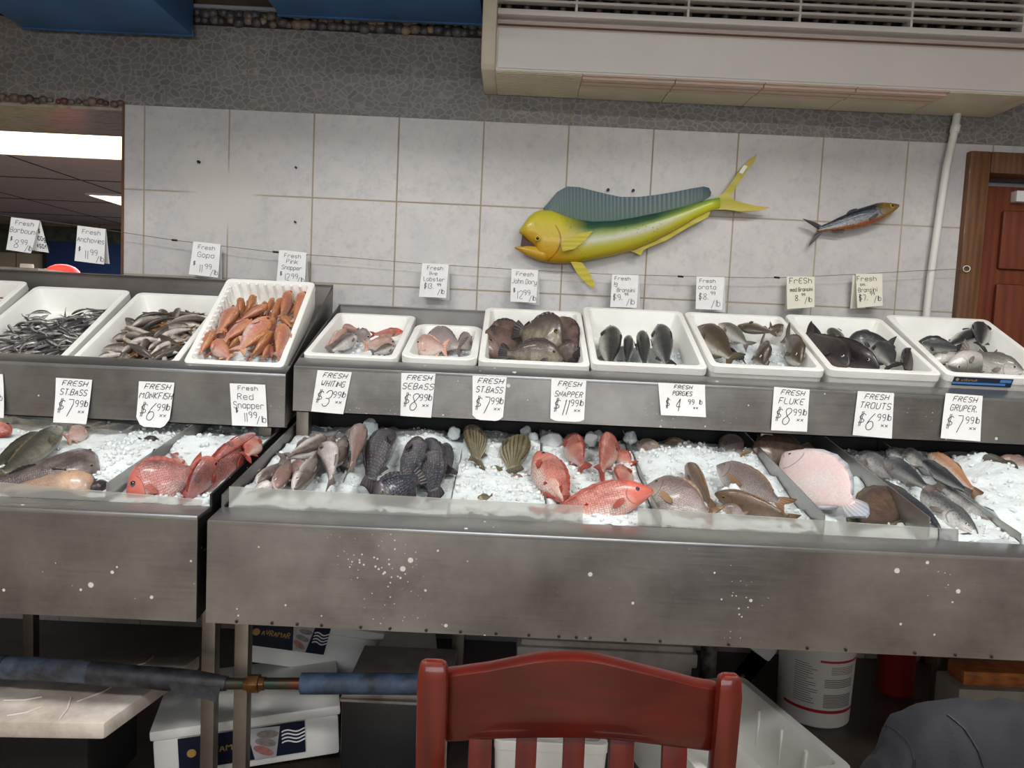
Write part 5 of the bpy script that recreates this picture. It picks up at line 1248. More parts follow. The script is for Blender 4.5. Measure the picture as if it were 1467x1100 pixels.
lab_, S_ = box_label('small', (1367, 545), (1452, 549)); mb = MB(); letter_ribbons(mb, 'AVRAMAR', .024, .004, .005, .008, S_, .0014, 0, jit=0); mb.build('lettering', M['gold'], lab_, fix=False)
fa, fb, fc, fd = [at(x, y, Y_) for (x, y), Y_ in zip([(50,315), (58,317), (70,362), (42,358)], [YWR+.003, YWR+.003, YWR+.022, YWR+.022])]
def S2(u, v): return (fd*(1-u) + fc*u)*(1-v) + (fa*(1-u) + fb*u)*v, Vector((0, -1, 0))
mb = MB()
for tx, u_, v_, cw_, ch_ in (('$', .52, .6, .16, .13), ('100g', .42, .37, .13, .13), ('450ft', .38, .12, .11, .12)): letter_ribbons(mb, tx, u_, v_, cw_, ch_, S2, .03, 0)
mb.build('lettering', M['ink_thin'], sg0, fix=False)
hang('hanging sign reading Fresh Anchovies in front of the hatch', [(111,323), (151,328), (150,379), (108,374)], std('Anchovies', '11', '99'), backs=[(116,324), (152,328), (157,378), (118,374)])
hang('hanging sign reading Fresh Gopa', [(277,346), (316,350), (313,398), (271,393)], std('Gopa', '11', '99'))
hang('hanging sign reading Fresh Pink Snapper above the mullet box', [(400,358), (439,362), (437,408), (396,405)], std(['Pink', 'Snapper'], '12', '99'))
hang('hanging sign reading Fresh live Lobster', [(605,377), (643,379), (639,427), (600,425)], [('Fresh', .5, .82, .11, 1, 0, 1), ('live', .45, .66, .11, 1, 0, 1), ('Lobster', .5, .48, .12, .85, 0, 1), ('$13.', .32, .26, .15, .8, 0, 1), ('99', .7, .34, .08, .9, 0, 1), ('/lb', .8, .12, .14, .75, 0, 1)], ink='ink')
hang('hanging sign priced 12.99 above the dark flat fish', [(733,385), (771,387), (768,434), (731,432)], std('John Dory', '12', '99'))
hang('hanging sign reading Fresh lg Bransini', [(877,393), (915,394), (912,441), (874,440)], [('Fresh', .4, .83, .11, 1, 0, 1), ('lg', .15, .66, .12, .9, 0, 1), ('Bransini', .54, .47, .12, .75, 0, 1), ('$9.', .25, .22, .17, .85, 0, 1), ('99', .58, .36, .08, .9, 0, 1), ('/lb', .75, .1, .17, .75, 0, 1)], ink='ink')
hang('hanging sign reading Fresh orata', [(998,396), (1038,397), (1034,444), (996,443)], [('Fresh', .4, .82, .11, 1, 0, 1), ('orata', .4, .62, .13, .95, 0, 1), ('$8.', .28, .3, .18, .85, 0, 1), ('99', .62, .45, .1, .9, 0, 1), ('/lb', .75, .1, .19, .75, 0, 1)], ink='ink')
hang('yellowed hanging sign reading FrESh med Bransini', [(1127,396), (1167,396), (1166,440), (1127,443)], [('FrESh', .5, .78, .17, .95, 0, 1.3), ('med Bransini', .52, .53, .12, .62, 0, 1.3), ('8.', .38, .24, .17, .8, 0, 1.3), ('99', .6, .38, .08, .9, 0, 1.2), ('/lb', .78, .18, .16, .75, 0, 1.2)], 'paper_old', 'ink', [(1127,396), (1140,396), (1148,444), (1124,445)])
hang('yellowed hanging sign reading Fresh sm. Bransini, rightmost on the wire', [(1226,392), (1264,392), (1264,438), (1228,441)], [('Fresh', .4, .78, .14, .95, 0, 1.1), ('sm.', .25, .64, .09, .9, 0, 1), ('Bransini', .42, .45, .13, .72, 0, 1.1), ('$7.', .25, .2, .17, .8, 0, 1.3), ('99', .6, .34, .1, .85, 0, 1), ('/lb', .8, .16, .16, .7, 0, 1.1)], 'paper_old', 'ink', [(1222,392), (1240,392), (1240,442), (1218,442)])
# ------------------------------------------------------------------ mounted fish on the wall
YM = YW - .05
q = NT('painted_mahi_skin'); uv = q.n('UVMap').outputs[0]; sx = q.n('SeparateXYZ'); q.l(uv, sx.inputs[0]); u, v = sx.outputs[0], sx.outputs[1]
nz = q.noise(q.obj(), 16, 4)
vv = q.math('ADD', v, q.math('MULTIPLY', q.math('SUBTRACT', nz, .5), .12))
body = q.ramp(vv, [(.1, lin((188, 172, 28))), (.3, lin((184, 180, 62))), (.5, lin((190, 190, 168))), (.64, lin((140, 156, 84))), (.8, lin((44, 84, 54))), (.95, lin((32, 68, 60)))])
head = q.ramp(vv, [(.1, lin((190, 146, 28))), (.45, lin((196, 166, 34))), (.8, lin((190, 178, 46))), (1., lin((176, 172, 48)))])
tailc = q.ramp(vv, [(.2, lin((204, 198, 30))), (.6, lin((170, 184, 60))), (.9, lin((110, 142, 66)))])
c = q.mix(q.ramp(u, [(.2, 1.), (.34, 0.)]), body, head); c = q.mix(q.ramp(u, [(.68, 0.), (.92, 1.)]), c, tailc)
sp = q.voro(q.obj(), 90); k = q.math('LESS_THAN', sp.outputs['Distance'], q.math('MULTIPLY', q.math('SUBTRACT', q.noise(q.obj(), 12, 2), .38), .8))
c = q.mix(q.math('MULTIPLY', k, .6), c, lin((60, 70, 40)))
gl_ = q.math('LESS_THAN', q.math('ABSOLUTE', q.math('SUBTRACT', u, q.math('SUBTRACT', .205, q.math('MULTIPLY', q.math('POWER', q.math('SUBTRACT', v, .45), 2), .35)))), .004)
c = q.mix(q.math('MULTIPLY', q.math('MULTIPLY', gl_, q.math('LESS_THAN', v, .72)), .8), c, lin((150, 92, 10)))
q.set(Base_Color=c, Roughness=.4, Coat_Weight=.2); M['mahi'] = q.m
M['mahi_yellow'] = fin_mat('yellow_painted_fin', (184, 168, 30), (188, 176, 36), 30, .12)
M['mahi_tail'] = fin_mat('yellow_painted_tail', (172, 170, 44), (178, 152, 30), 26, .12)
M['mahi_dorsal'] = fin_mat('teal_painted_fin', (58, 92, 78), (54, 80, 92), 330, .35)
t = thing('mounted_fish', 'big painted yellow and green mahi fish mounted on the tiled wall', 'fish decoration', at(890, 335, YM))
out = [(744,329.5,333.5), (748,325,337), (752,318,341), (757,311,346), (763,305.5,350.5), (768,303,355), (772,301.5,373), (778,300.5,375.5), (790,301,377), (805,307,378), (825,314,377), (850,317,372), (880,316,366), (910,311,358), (940,305,345), (970,298,329), (1000,290,311), (1018,285,302), (1030,283,299)]
def slices(out, u0, u1, dmax, name, x0, x1):
    rings = []; uvs = []
    for i, (x, a_, b_) in enumerate(out):
        T, Bm = at(x, a_, YM), at(x, b_, YM); c = (T+Bm)/2; hv = (T-Bm)/2
        k = (x-x0)/(x1-x0); dep = min(dmax(k), .004 + hv.length*.9); ring = []
        for j in range(18):
            a2 = 2*PI*(j+.5)/18; ring.append(c + hv*math.sin(a2) + Vector((0, -1, 0))*dep*math.cos(a2)); uvs.append((u0+(u1-u0)*k+.001, .5+.5*math.sin(a2) if name == 'body' else .1+.2*math.sin(a2)))
        rings.append(ring)
    return MB().loft(rings, uvr=uvs).build(name, M['mahi'], t, smooth=True)
slices(out, 0, 1, lambda k: .05*math.sin(PI*min(1, .14+.86*k*.93))**.6, 'body', 744, 1030)
slices([(737.5,353.5,355.5), (741,353,357.5), (746,352.5,361), (752,352,365), (760,352,369), (768,352.5,372), (776,354,375), (784,357,376.5)], .0, .12, lambda k: .016+.026*k, 'jaw', 737, 784)
def pfin(name, poly, Y, th, mat, uvf=None, parent=t):
    P_ = [at(x, y, Y) for x, y in poly]; xs = [p[0] for p in poly]; ys = [p[1] for p in poly]
    mb = MB(); n = len(P_); c = [sum(xs)/n, sum(ys)/n]
    vs = P_ + [p + Vector((0, th, 0)) for p in P_]
    uv = [uvf(x, y) if uvf else ((x-min(xs))/(max(xs)-min(xs)+.01)+.001, (y-min(ys))/(max(ys)-min(ys)+.01)+.001) for x, y in poly]*2
    mb.add(vs, [tuple(range(n))[::-1], tuple(range(n, 2*n))] + [(i, (i+1) % n, n+(i+1) % n, n+i) for i in range(n)], 0, uv)
    return mb.build(name, M[mat], parent, smooth=.5)
# dorsal fin as a strip of rays
top = [(778,299), (788,287), (798,275), (812,267), (830,268), (850,273), (870,278), (890,282), (915,282), (940,279), (965,275), (990,270), (1008,267), (1016,269), (1019,276)]
bot = [(781,303), (790,304), (800,308), (812,312), (830,316), (850,318), (870,318), (890,316), (915,311), (940,306), (965,300), (990,293), (1006,288), (1014,284), (1018,281)]
g_ = []; ug = []
for i, (a_, b_) in enumerate(zip(top, bot)):
    g_.append([at(*b_, YM-.004), at((a_[0]+b_[0])/2, (a_[1]+b_[1])/2, YM-.002), at(*a_, YM+.004)]); ug.append([(.01, i/14), (.5, i/14), (1, i/14)])
MB().sheet(g_, (0, .006, 0), 0, ug).build('dorsal_fin', M['mahi_dorsal'], t, smooth=.9)
pfin('tail_fin', [(1022,284), (1036,277), (1050,258), (1062,240), (1074,228), (1085,220), (1080,232), (1068,248), (1056,266), (1047,281), (1052,287), (1066,291), (1084,295), (1103,297), (1086,302), (1062,303), (1040,300), (1022,300)], YM-.006, .012, 'mahi_tail')
pfin('torn_tip', [(1059,247), (1066,236), (1071,238), (1064,249)], YM-.0075, .003, 'white_print')
pfin('pelvic_fin', [(817,374), (834,376), (844,390), (851,404), (852,414), (842,408), (828,394)], YM-.015, .008, 'mahi_yellow')
pfin('pectoral_fin', [(803,347), (814,341), (830,334), (849,331), (838,345), (822,357), (806,360)], YM-.058, .006, 'mahi_yellow')
pfin('anal_fin', [(902,359), (925,350), (950,338), (975,324), (1000,309), (1018,303), (1014,311), (985,326), (955,344), (930,354), (922,358), (918,366), (910,362)], YM-.004, .008, 'mahi_yellow')
M['mouth'] = simple('dark_red_mouth', (52, 22, 16), .5)
pfin('mouth', [(748,337), (756,345), (764,350), (772,352), (772,357), (752,355), (746,352)], YM-.01, .02, 'mouth')
c = at(770, 341.5, YM-.043); e = MB().sphere(c, .011, .006, .011, 12, 8, 0); e.sphere(c - Vector((0, .004, 0)), .0065, .004, .0065, 10, 6, 1)
e.build('eye', EYES['yellow'], t, smooth=True)
q_ = FM['sardine']
a, b = at(1288, 294, YW-.045), at(1154, 333, YW-.045)
fish3('mounted_fish', 'small painted silver and black sardine mounted on the wall right of the mahi', 'fish decoration', 'sardine', 'sardine', a, b, Vector((0, -1, 0)), .076, 90, (0, -.015), .05, face=.1)
# ------------------------------------------------------------------ under the counter
def plain_box(mb, w, d, h, X, Y, Zn, O): return mb.obox(O, X, Y, Zn, w/2, d/2, h/2)
def closed_foam(label, px_l, px_r, Yl, Yr, h, d, ztop=None, mat='foam', sticker=None, tilt=0, lidt=.03, z0=None, grp='closed foam boxes under the counters'):
    """front top edge given by two picture points at two depths"""
    a, b = at(*px_l, Yl), at(*px_r, Yr); X = (b-a).normalized(); Zn = Vector((0, 0, 1)); Yv = Zn.cross(X).normalized(); Zn = X.cross(Yv).normalized()
    w = (b-a).length; root = thing('foam_box', label, 'box', (a+b)/2 + Yv*d/2 - Zn*h, grp)
    O = (a+b)/2 + Yv*(d/2)
    MB().obox(O - Zn*(h/2+lidt/2), X, Yv, Zn, w/2-.006, d/2-.006, h/2-lidt/2).build('tub', M[mat], root, bevel=.012)
    MB().obox(O - Zn*(lidt/2), X, Yv, Zn, w/2, d/2, lidt/2).build('lid', M[mat], root, bevel=.008)
    if sticker: sticker(root, a - Yv*.0005, X, Zn, w, h, Yv)
    return root
def quad_part(root, name, pts, mat, off=(0, 0, 0)):
    return MB().sheet([[pts[0], pts[3]], [pts[1], pts[2]]], off).build(name, M[mat], root)
def label_art(root, o, X, Zn, u0, u1, v0, v1, N, text='AVRAMAR', flag=True):
    """navy printed label with gold emblem and lettering, fish photo and striped flag; o = origin, N outward normal"""
    def S(u, v): return o + X*u + Zn*v, N
    def Q(a, b, c, d, k): return [o + X*p + Zn*q_ + N*k for p, q_ in ((a, d), (b, d), (b, c), (a, c))]
    W, H = u1-u0, v1-v0; m1 = u0 + W*.56
    root = quad_part(root, 'label', Q(u0, u1, v0, v1, .001), 'navy')
    if flag:
        quad_part(root, 'photo_patch', [o + X*p + Zn*q_ + N*.0016 for p, q_ in ((m1-.01, v1), (m1+W*.24, v1-.005), (m1+W*.2, v0+.0), (m1+.01, v0))], 'white_print')
        for k in range(3):
            c = o + X*(m1+W*(.1+.02*k)) + Zn*(v0+H*(.25+.25*k)) + N*.002; L_ = W*.09
            mb = MB(); n = 14; a_ = -.5+.2*k
            pts = [c + (X*math.cos(a_)+Zn*math.sin(a_))*L_*math.cos(2*PI*i/n) + (Zn*math.cos(a_)-X*math.sin(a_))*L_*.38*math.sin(2*PI*i/n) for i in range(n)]
            mb.add(pts, [tuple(range(n))]); mb.build('printed_fish', M['pink_print' if k == 0 else 'silver_print'], root, fix=False)
        f0, f1 = m1 + W*.25, u1
        for k in range(4):
            mb = MB(); n = 8; top = []; bt = []
            for i in range(n+1):
                x = f0 + (f1-f0)*i/n; z = v0 + H*(.38+.085*k*1.35) + .004*math.sin(i*.9); top.append(o + X*x + Zn*(z+H*.05) + N*.0022); bt.append(o + X*x + Zn*z + N*.0022)
            mb.add(top + bt, [(i, i+1, n+2+i, n+1+i) for i in range(n)]); mb.build('flag_stripe', M['white_print'], root, fix=False)
    c = o + X*(u0+W*.1) + Zn*(v0+H*.5) + N*.0016; n = 16; r = H*.13
    MB().add([c + X*r*math.cos(2*PI*i/n) + Zn*r*math.sin(2*PI*i/n) for i in range(n)], [tuple(range(n))]).build('emblem', M['gold'], root, fix=False)
    mb = MB(); ch = H*.2; cw = min(ch*.62, (m1 - u0 - W*.2)/(len(text)*1.5))
    letter_ribbons(mb, text, u0+W*.17, v0+H*.42, cw, ch, S, ch*.16, 0, jit=0, off=.0018); mb.build('lettering', M['gold'], root, fix=False)
    mb = MB(); letter_ribbons(mb, 'seafood', u0+W*.2, v0+H*.28, cw*.4, ch*.35, S, ch*.06, 0, jit=0, off=.0018) if False else None
def st(u0, u1, v0, v1, text='AVRAMAR', flag=True):
    def f(root, a, X, Zn, w, h, Yv): label_art(root, a - Zn*h, X, Zn, u0*w, u1*w, v0*h, v1*h, -Yv, text, flag)
    return f
closed_foam('closed foam box with a navy fish label standing behind the left steel legs', (213, 1049), (488, 1010), 2.02, 2.16, at(213, 1049, 2.02).z, .36, sticker=st(.14, .80, .18, .80))
zt_ = at(488, 1010, 2.16).z
bx = closed_foam('tilted foam box leaning behind the pipe just under the front counter', (362, 880), (552, 908), 2.36, 2.5, .16, .34, sticker=st(-.0, .58, .38, .95))
closed_foam('further foam box with a navy label showing above the blue pipe', (519, 924), (627, 930), 2.62, 2.66, at(519, 924, 2.62).z, .3, sticker=st(.18, .72, .62, .86))
# dark tub and rear things
t = thing('dark_tub', 'black plastic tub with a white rim left of the red chair', 'tub', at(545, 1090, 2.05) * 1)
a, b = at(489, 1000, 2.05), at(640, 1004, 2.05); t.location = (a.x, 2.05, 0)
MB().box(a.x, b.x, 2.05, 2.4, 0, a.z-.008).build('tub', simple('glossy_black_plastic', (26, 27, 29), .3), t, bevel=.01)
MB().box(a.x-.004, b.x+.004, 2.045, 2.405, a.z-.008, a.z).build('rim', M['foam_dirty'], t, bevel=.002)
# foam slab lying across a dark crate
zs = .325
def onz(px, py, z): d = ray(px, py); return EYE + d*((z-EYE.z)/d.z)
sl = [onz(-90, 1032, zs), onz(149, 1036, zs), onz(287, 938, zs), onz(-90, 948, zs)]
t = thing('foam_slab', 'stained white foam slab lying under the left counter below the pipe', 'slab', (sl[0]+sl[2])/2)
MB().prism(sl, (0, 0, -.042)).build('slab', M['foam_dirty'], t, bevel=.008)
mb = MB()
for p, q_ in (((5,1003),(60,998)), ((85,1030),(102,998)), ((190,955),(220,940)), ((10,1025),(60,1012)), ((110,1005),(180,972))):
    mb.tube([onz(*p, zs+.0015), onz((p[0]+q_[0])/2+3, (p[1]+q_[1])/2+2, zs+.0015), onz(*q_, zs+.0015)], .0022, 5)
mb.build('crack', simple('pale_foam_scar', (206, 198, 190), .7), t)
c0, c1 = onz(-60, 1000, zs-.044), onz(170, 975, zs-.044)
t = thing('dark_crate', 'black crate in the shadow carrying the foam slab', 'crate', ((c0.x+c1.x)/2, c0.y, 0))
mb = MB(); zc = zs-.0435
mb.box(c0.x, c1.x, c0.y-.02, c0.y+.24, 0, .03)
mb.build('base', M['black'], t)
for x0, x1, y0, y1 in ((c0.x, c1.x, c0.y-.02, c0.y-.01), (c0.x, c1.x, c0.y+.23, c0.y+.24), (c0.x, c0.x+.01, c0.y-.01, c0.y+.23), (c1.x-.01, c1.x, c0.y-.01, c0.y+.23)):
    MB().box(x0, x1, y0, y1, .03, zc).build('crate_side', M['black'], t)
# insulated pipe
M['insul'] = simple('blue_foam_insulation', (64, 86, 114), .6, rgb2=(40, 44, 54), var=.6, vscale=22, bump=.4, bscale=60)
M['tape'] = simple('torn_black_tape', (24, 24, 27), .5, rgb2=(52, 55, 64), var=.6, vscale=30, bump=.6, bscale=50)
M['insul_dark'] = simple('sooty_blue_insulation', (74, 86, 104), .6, rgb2=(40, 42, 48), var=.6, vscale=26, bump=.5, bscale=50)
M['copper'] = simple('tarnished_copper', (96, 58, 40), .4, .7, rgb2=(50, 70, 60), var=.5, vscale=26)
M['brass'] = simple('tarnished_brass', (140, 98, 48), .35, .8, rgb2=(86, 60, 36), var=.4, vscale=30)
YP = 1.86
t = thing('water_pipe', 'insulated blue and black pipe running along under both counters', 'pipe', at(320, 976, YP))
MB().tube([at(-120, 950, YP), at(8, 954, YP)], .027, 14).build('insulation', M['tape'], t, smooth=.9)
MB().tube([at(8, 956, YP), at(60, 958, YP), at(130, 963, YP)], .0285, 14).build('insulation', M['insul_dark'], t, smooth=.9)
path = [(126,963), (160,966), (200,969), (245,973), (285,976), (325,979)]
rads = [.028, .030, .0265, .029, .026, .018]
MB().tube([at(*p, YP) for p in path], rads, 14).build('tape_wrap', M['tape'], t, smooth=.9)
MB().sheet([[at(240, 976, YP-.028), at(246, 990, YP-.03)], [at(280, 982, YP-.026), at(285, 1000, YP-.03)], [at(316, 984, YP-.02), at(310, 1006, YP-.024)]], (0, .003, 0)).build('torn_strip', M['tape'], t, smooth=.9)
MB().tube([at(322, 979, YP), at(434, 979, YP)], .0145, 12).build('bare_pipe', M['copper'], t, smooth=.9)
for p0, p1, r in (((356, 979), (372, 979), .024), ((350, 979), (380, 979), .018)):
    MB().tube([at(*p0, YP), at(*p1, YP)], r, 6).build('fitting', M['brass'], t, bevel=.002)
MB().tube([at(432, 979, YP), at(520, 979, YP), at(600, 980, YP), at(680, 984, YP)], .0265, 14).build('insulation', M['insul'], t, smooth=.9)
MB().tube([at(680, 984, YP), at(800, 990, YP), at(822, 1000, YP), at(828, 1060, YP), at(828, 1200, YP)], .012, 10).build('bare_pipe', M['black'], t, smooth=.9)
# right side: grey lid, open foam box, label box, buckets
a, b = at(745, 925, 2.5), at(990, 930, 2.5)
t = thing('foam_box', 'grey shaded foam box on its side behind the red chair top', 'box', (a.x, 2.45, 0), 'foam boxes stored near the chair')
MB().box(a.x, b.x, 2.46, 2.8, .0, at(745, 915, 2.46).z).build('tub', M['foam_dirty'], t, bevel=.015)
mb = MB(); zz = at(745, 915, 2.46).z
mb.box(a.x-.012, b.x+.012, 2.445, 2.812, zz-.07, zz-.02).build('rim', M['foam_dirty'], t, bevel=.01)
# open white box seen through the chair slats
a, b = at(708, 1058, 2.0), at(872, 1060, 2.0)
O = Vector(((a.x+b.x)/2, 2.17, a.z)); t = thing('foam_box', 'upright white foam box seen through the gaps between chair slats', 'box', (O.x, O.y, 0), 'foam boxes stored near the chair')
box_mb(b.x-a.x, .36, a.z, .022, Vector((1,0,0)), Vector((0,1,0)), Vector((0,0,1)), O).build('tub', M['foam'], t, smooth=.6)
# big open box at the right of the chair
P1, P2, P3 = at(1032, 968, 2.42), at(1066, 969, 2.42), at(1217, 1096, 1.80)
zr_ = P2.z; P3 = onz(1222, 1098, zr_)
X = Vector((1, 0, 0)); dv = (P3 - P2); Yv = Vector((-dv.x, -dv.y, 0)).normalized(); Xv = Vector((Yv.y, -Yv.x, 0)); dl = Vector((dv.x, dv.y, 0)).length
w_ = .42; O = (P2 + P3)/2 - Xv*(w_/2) ; O.z = zr_
t = thing('foam_box', 'large open empty foam box on the floor right of the red chair', 'box', (O.x, O.y, 0), 'foam boxes stored near the chair')
box_mb(w_, dl+.02, zr_, .03, Xv, Yv, Vector((0,0,1)), O, .03).build('tub', M['foam_dirty'] if False else M['foam'], t, smooth=.6)
for k in range(3):
    v = -dl*.22 + k*dl*.22
    MB().obox(O + Xv*(w_/2-.034) + Yv*v - Vector((0,0,zr_*.45)), Xv, Yv, Vector((0,0,1)), .006, .006, zr_*.28).build('rib', M['foam'], t, bevel=.003)
# tilted label box
a, b = at(1016, 1012, 2.5), at(1096, 935, 2.5)
Xd = (b-a).normalized(); N_ = Vector((0, -1, 0)); Zd = N_.cross(Xd).normalized() * -1
if Zd.x > 0: Zd = -Zd
pts = [at(x, y, 2.82) for x, y in ((1008, 1024), (1064, 1024), (1128, 942), (1118, 900), (1040, 900), (1008, 960))]
t = thing('foam_box', 'foam box with a navy label tilted behind the large open box', 'box', pts[0], 'foam boxes stored near the chair')
zt_ = .36; a0, b0 = at(1012, 1000, 2.82), at(1136, 1000, 2.82); cx = (a0.x+b0.x)/2; rot = Matrix.Rotation(-.98, 3, 'Y')
Xv2 = rot @ Vector((1,0,0)); Zv2 = rot @ Vector((0,0,1)); Oc = at(1068, 964, 2.69); Oc.y = 2.80
MB().obox(Oc, Xv2, Vector((0,1,0)), Zv2, .17, .11, .078).build('tub', M['foam'], t, bevel=.012)
t.location = Oc
for c_ in t.children: pass
label_art(t, Oc + Vector((0, -.111, 0)), Xv2, Zv2, -.15, .15, -.036, .036, Vector((0, -1, 0)), 'AVRAMAR', False)
def bucket(label, px_l, px_r, py_b, py_t, Y, mat, art):
    a, b = at(px_l, py_b, Y), at(px_r, py_b, Y); r = (b.x-a.x)/2; cx = (a.x+b.x)/2; cy = Y + r; h = .37
    t = thing('bucket', label, 'bucket', (cx, cy, 0))
    pr = [(r*.9, 0), (r*.93, .004), (r, h-.03), (r+.008, h-.03), (r+.008, h-.01), (r+.002, h), (r-.004, h), (r-.006, h-.02), (r*.88, .01)]
    MB().loft([[(cx + q_*math.cos(2*PI*i/32), cy + q_*math.sin(2*PI*i/32), z) for i in range(32)] for q_, z in pr]).build('pail', mat, t, smooth=.6)
    if art: art(t, cx, cy, r, h)
    MB().tube([(cx + (r+.012)*math.cos(a_), cy + (r+.012)*math.sin(a_) , h-.05-.09*math.sin((a_-PI))) for a_ in [PI + PI*i/12 for i in range(13)]], .002, 6).build('handle', M['leg_steel'], t) if not art else None
    return t
def bucket_art(t, cx, cy, r, h):
    def S(u, v):
        k = .93 + .07*v/h; a_ = -PI/2 + u/r; N = Vector((math.cos(a_), math.sin(a_), 0)); return Vector((cx, cy, v)) + N*(r*k + .0006), N
    def band(u0, u1, v0, v1, name, mat, n=16, off=0):
        g_ = []
        for i in range(n+1):
            u = u0 + (u1-u0)*i/n; g_.append([S(u, v0)[0] + S(u, v0)[1]*off, S(u, v1)[0] + S(u, v1)[1]*off])
        MB().sheet(g_, (0, 0, 0.0001)).build(name, M[mat], t)
    band(-r*1.3, r*1.25, .055, .066, 'red_stripe', 'red_print'); band(-r*.3, r*1.25, .235, .243, 'red_stripe', 'red_print')
    rnd = random.Random(3); mb = MB()
    def line(u0, u1, v, th):
        n = 8; vs = []
        for i in range(n+1):
            u = u0 + (u1-u0)*i/n; p, N = S(u, v); p2, _ = S(u, v+th); vs += [p + N*.0004, p2 + N*.0004]
        mb.add(vs, [(2*i, 2*i+2, 2*i+3, 2*i+1) for i in range(n)])
    for k in range(9): line(-.02*r/.13, .095*r/.13, .076 + .0055*k, .003)
    for k in range(5): line(-.02*r/.13, .095*r/.13, .148 + .0065*k, .003)
    for k in range(5): line(-.0, .095*r/.13, .195 + .006*k, .002)
    for k in range(18): line(-.125*r/.13, (-.04 - rnd.random()*.04)*r/.13, .085 + .008*k, .0025)
    mb.build('fine_print', M['grey_print'], t, fix=False)
bucket('white plastic bucket with red stripes and fine print on the floor', 1133, 1243, 1012, 945, 2.49, simple('white_bucket_plastic', (228, 224, 216), .4, var=.08), bucket_art)
bucket('dark red bucket in the shade right of the white one', 1268, 1322, 990, 950, 2.75, simple('dark_red_plastic', (140, 34, 26), .4), None)
# board and slab at the far right under the counter
a, b = at(1360, 990, 2.35), at(1560, 1000, 2.35)
t = thing('grey_slab', 'grey stone slab lying on the floor at the right under the counter', 'slab', (a.x, 2.35, 0))
MB().box(a.x, b.x, 2.30, 2.43, 0, at(1400, 978, 2.35).z).build('slab', simple('grey_slab', (150, 142, 130), .6, var=.3), t, bevel=.004)
zsl = at(1400, 978, 2.35).z
a, b = at(1362, 962, 2.4), at(1560, 970, 2.4)
t = thing('wood_plank', 'orange stained wood plank lying on the grey slab', 'plank', (a.x, 2.4, zsl))
MB().box(a.x, b.x, 2.33, 2.42, zsl, zsl+.045).build('plank', wood('orange_stained_wood', (176, 104, 48), (120, 64, 28), .5, .2, (2, 14, 14)), t, bevel=.003)
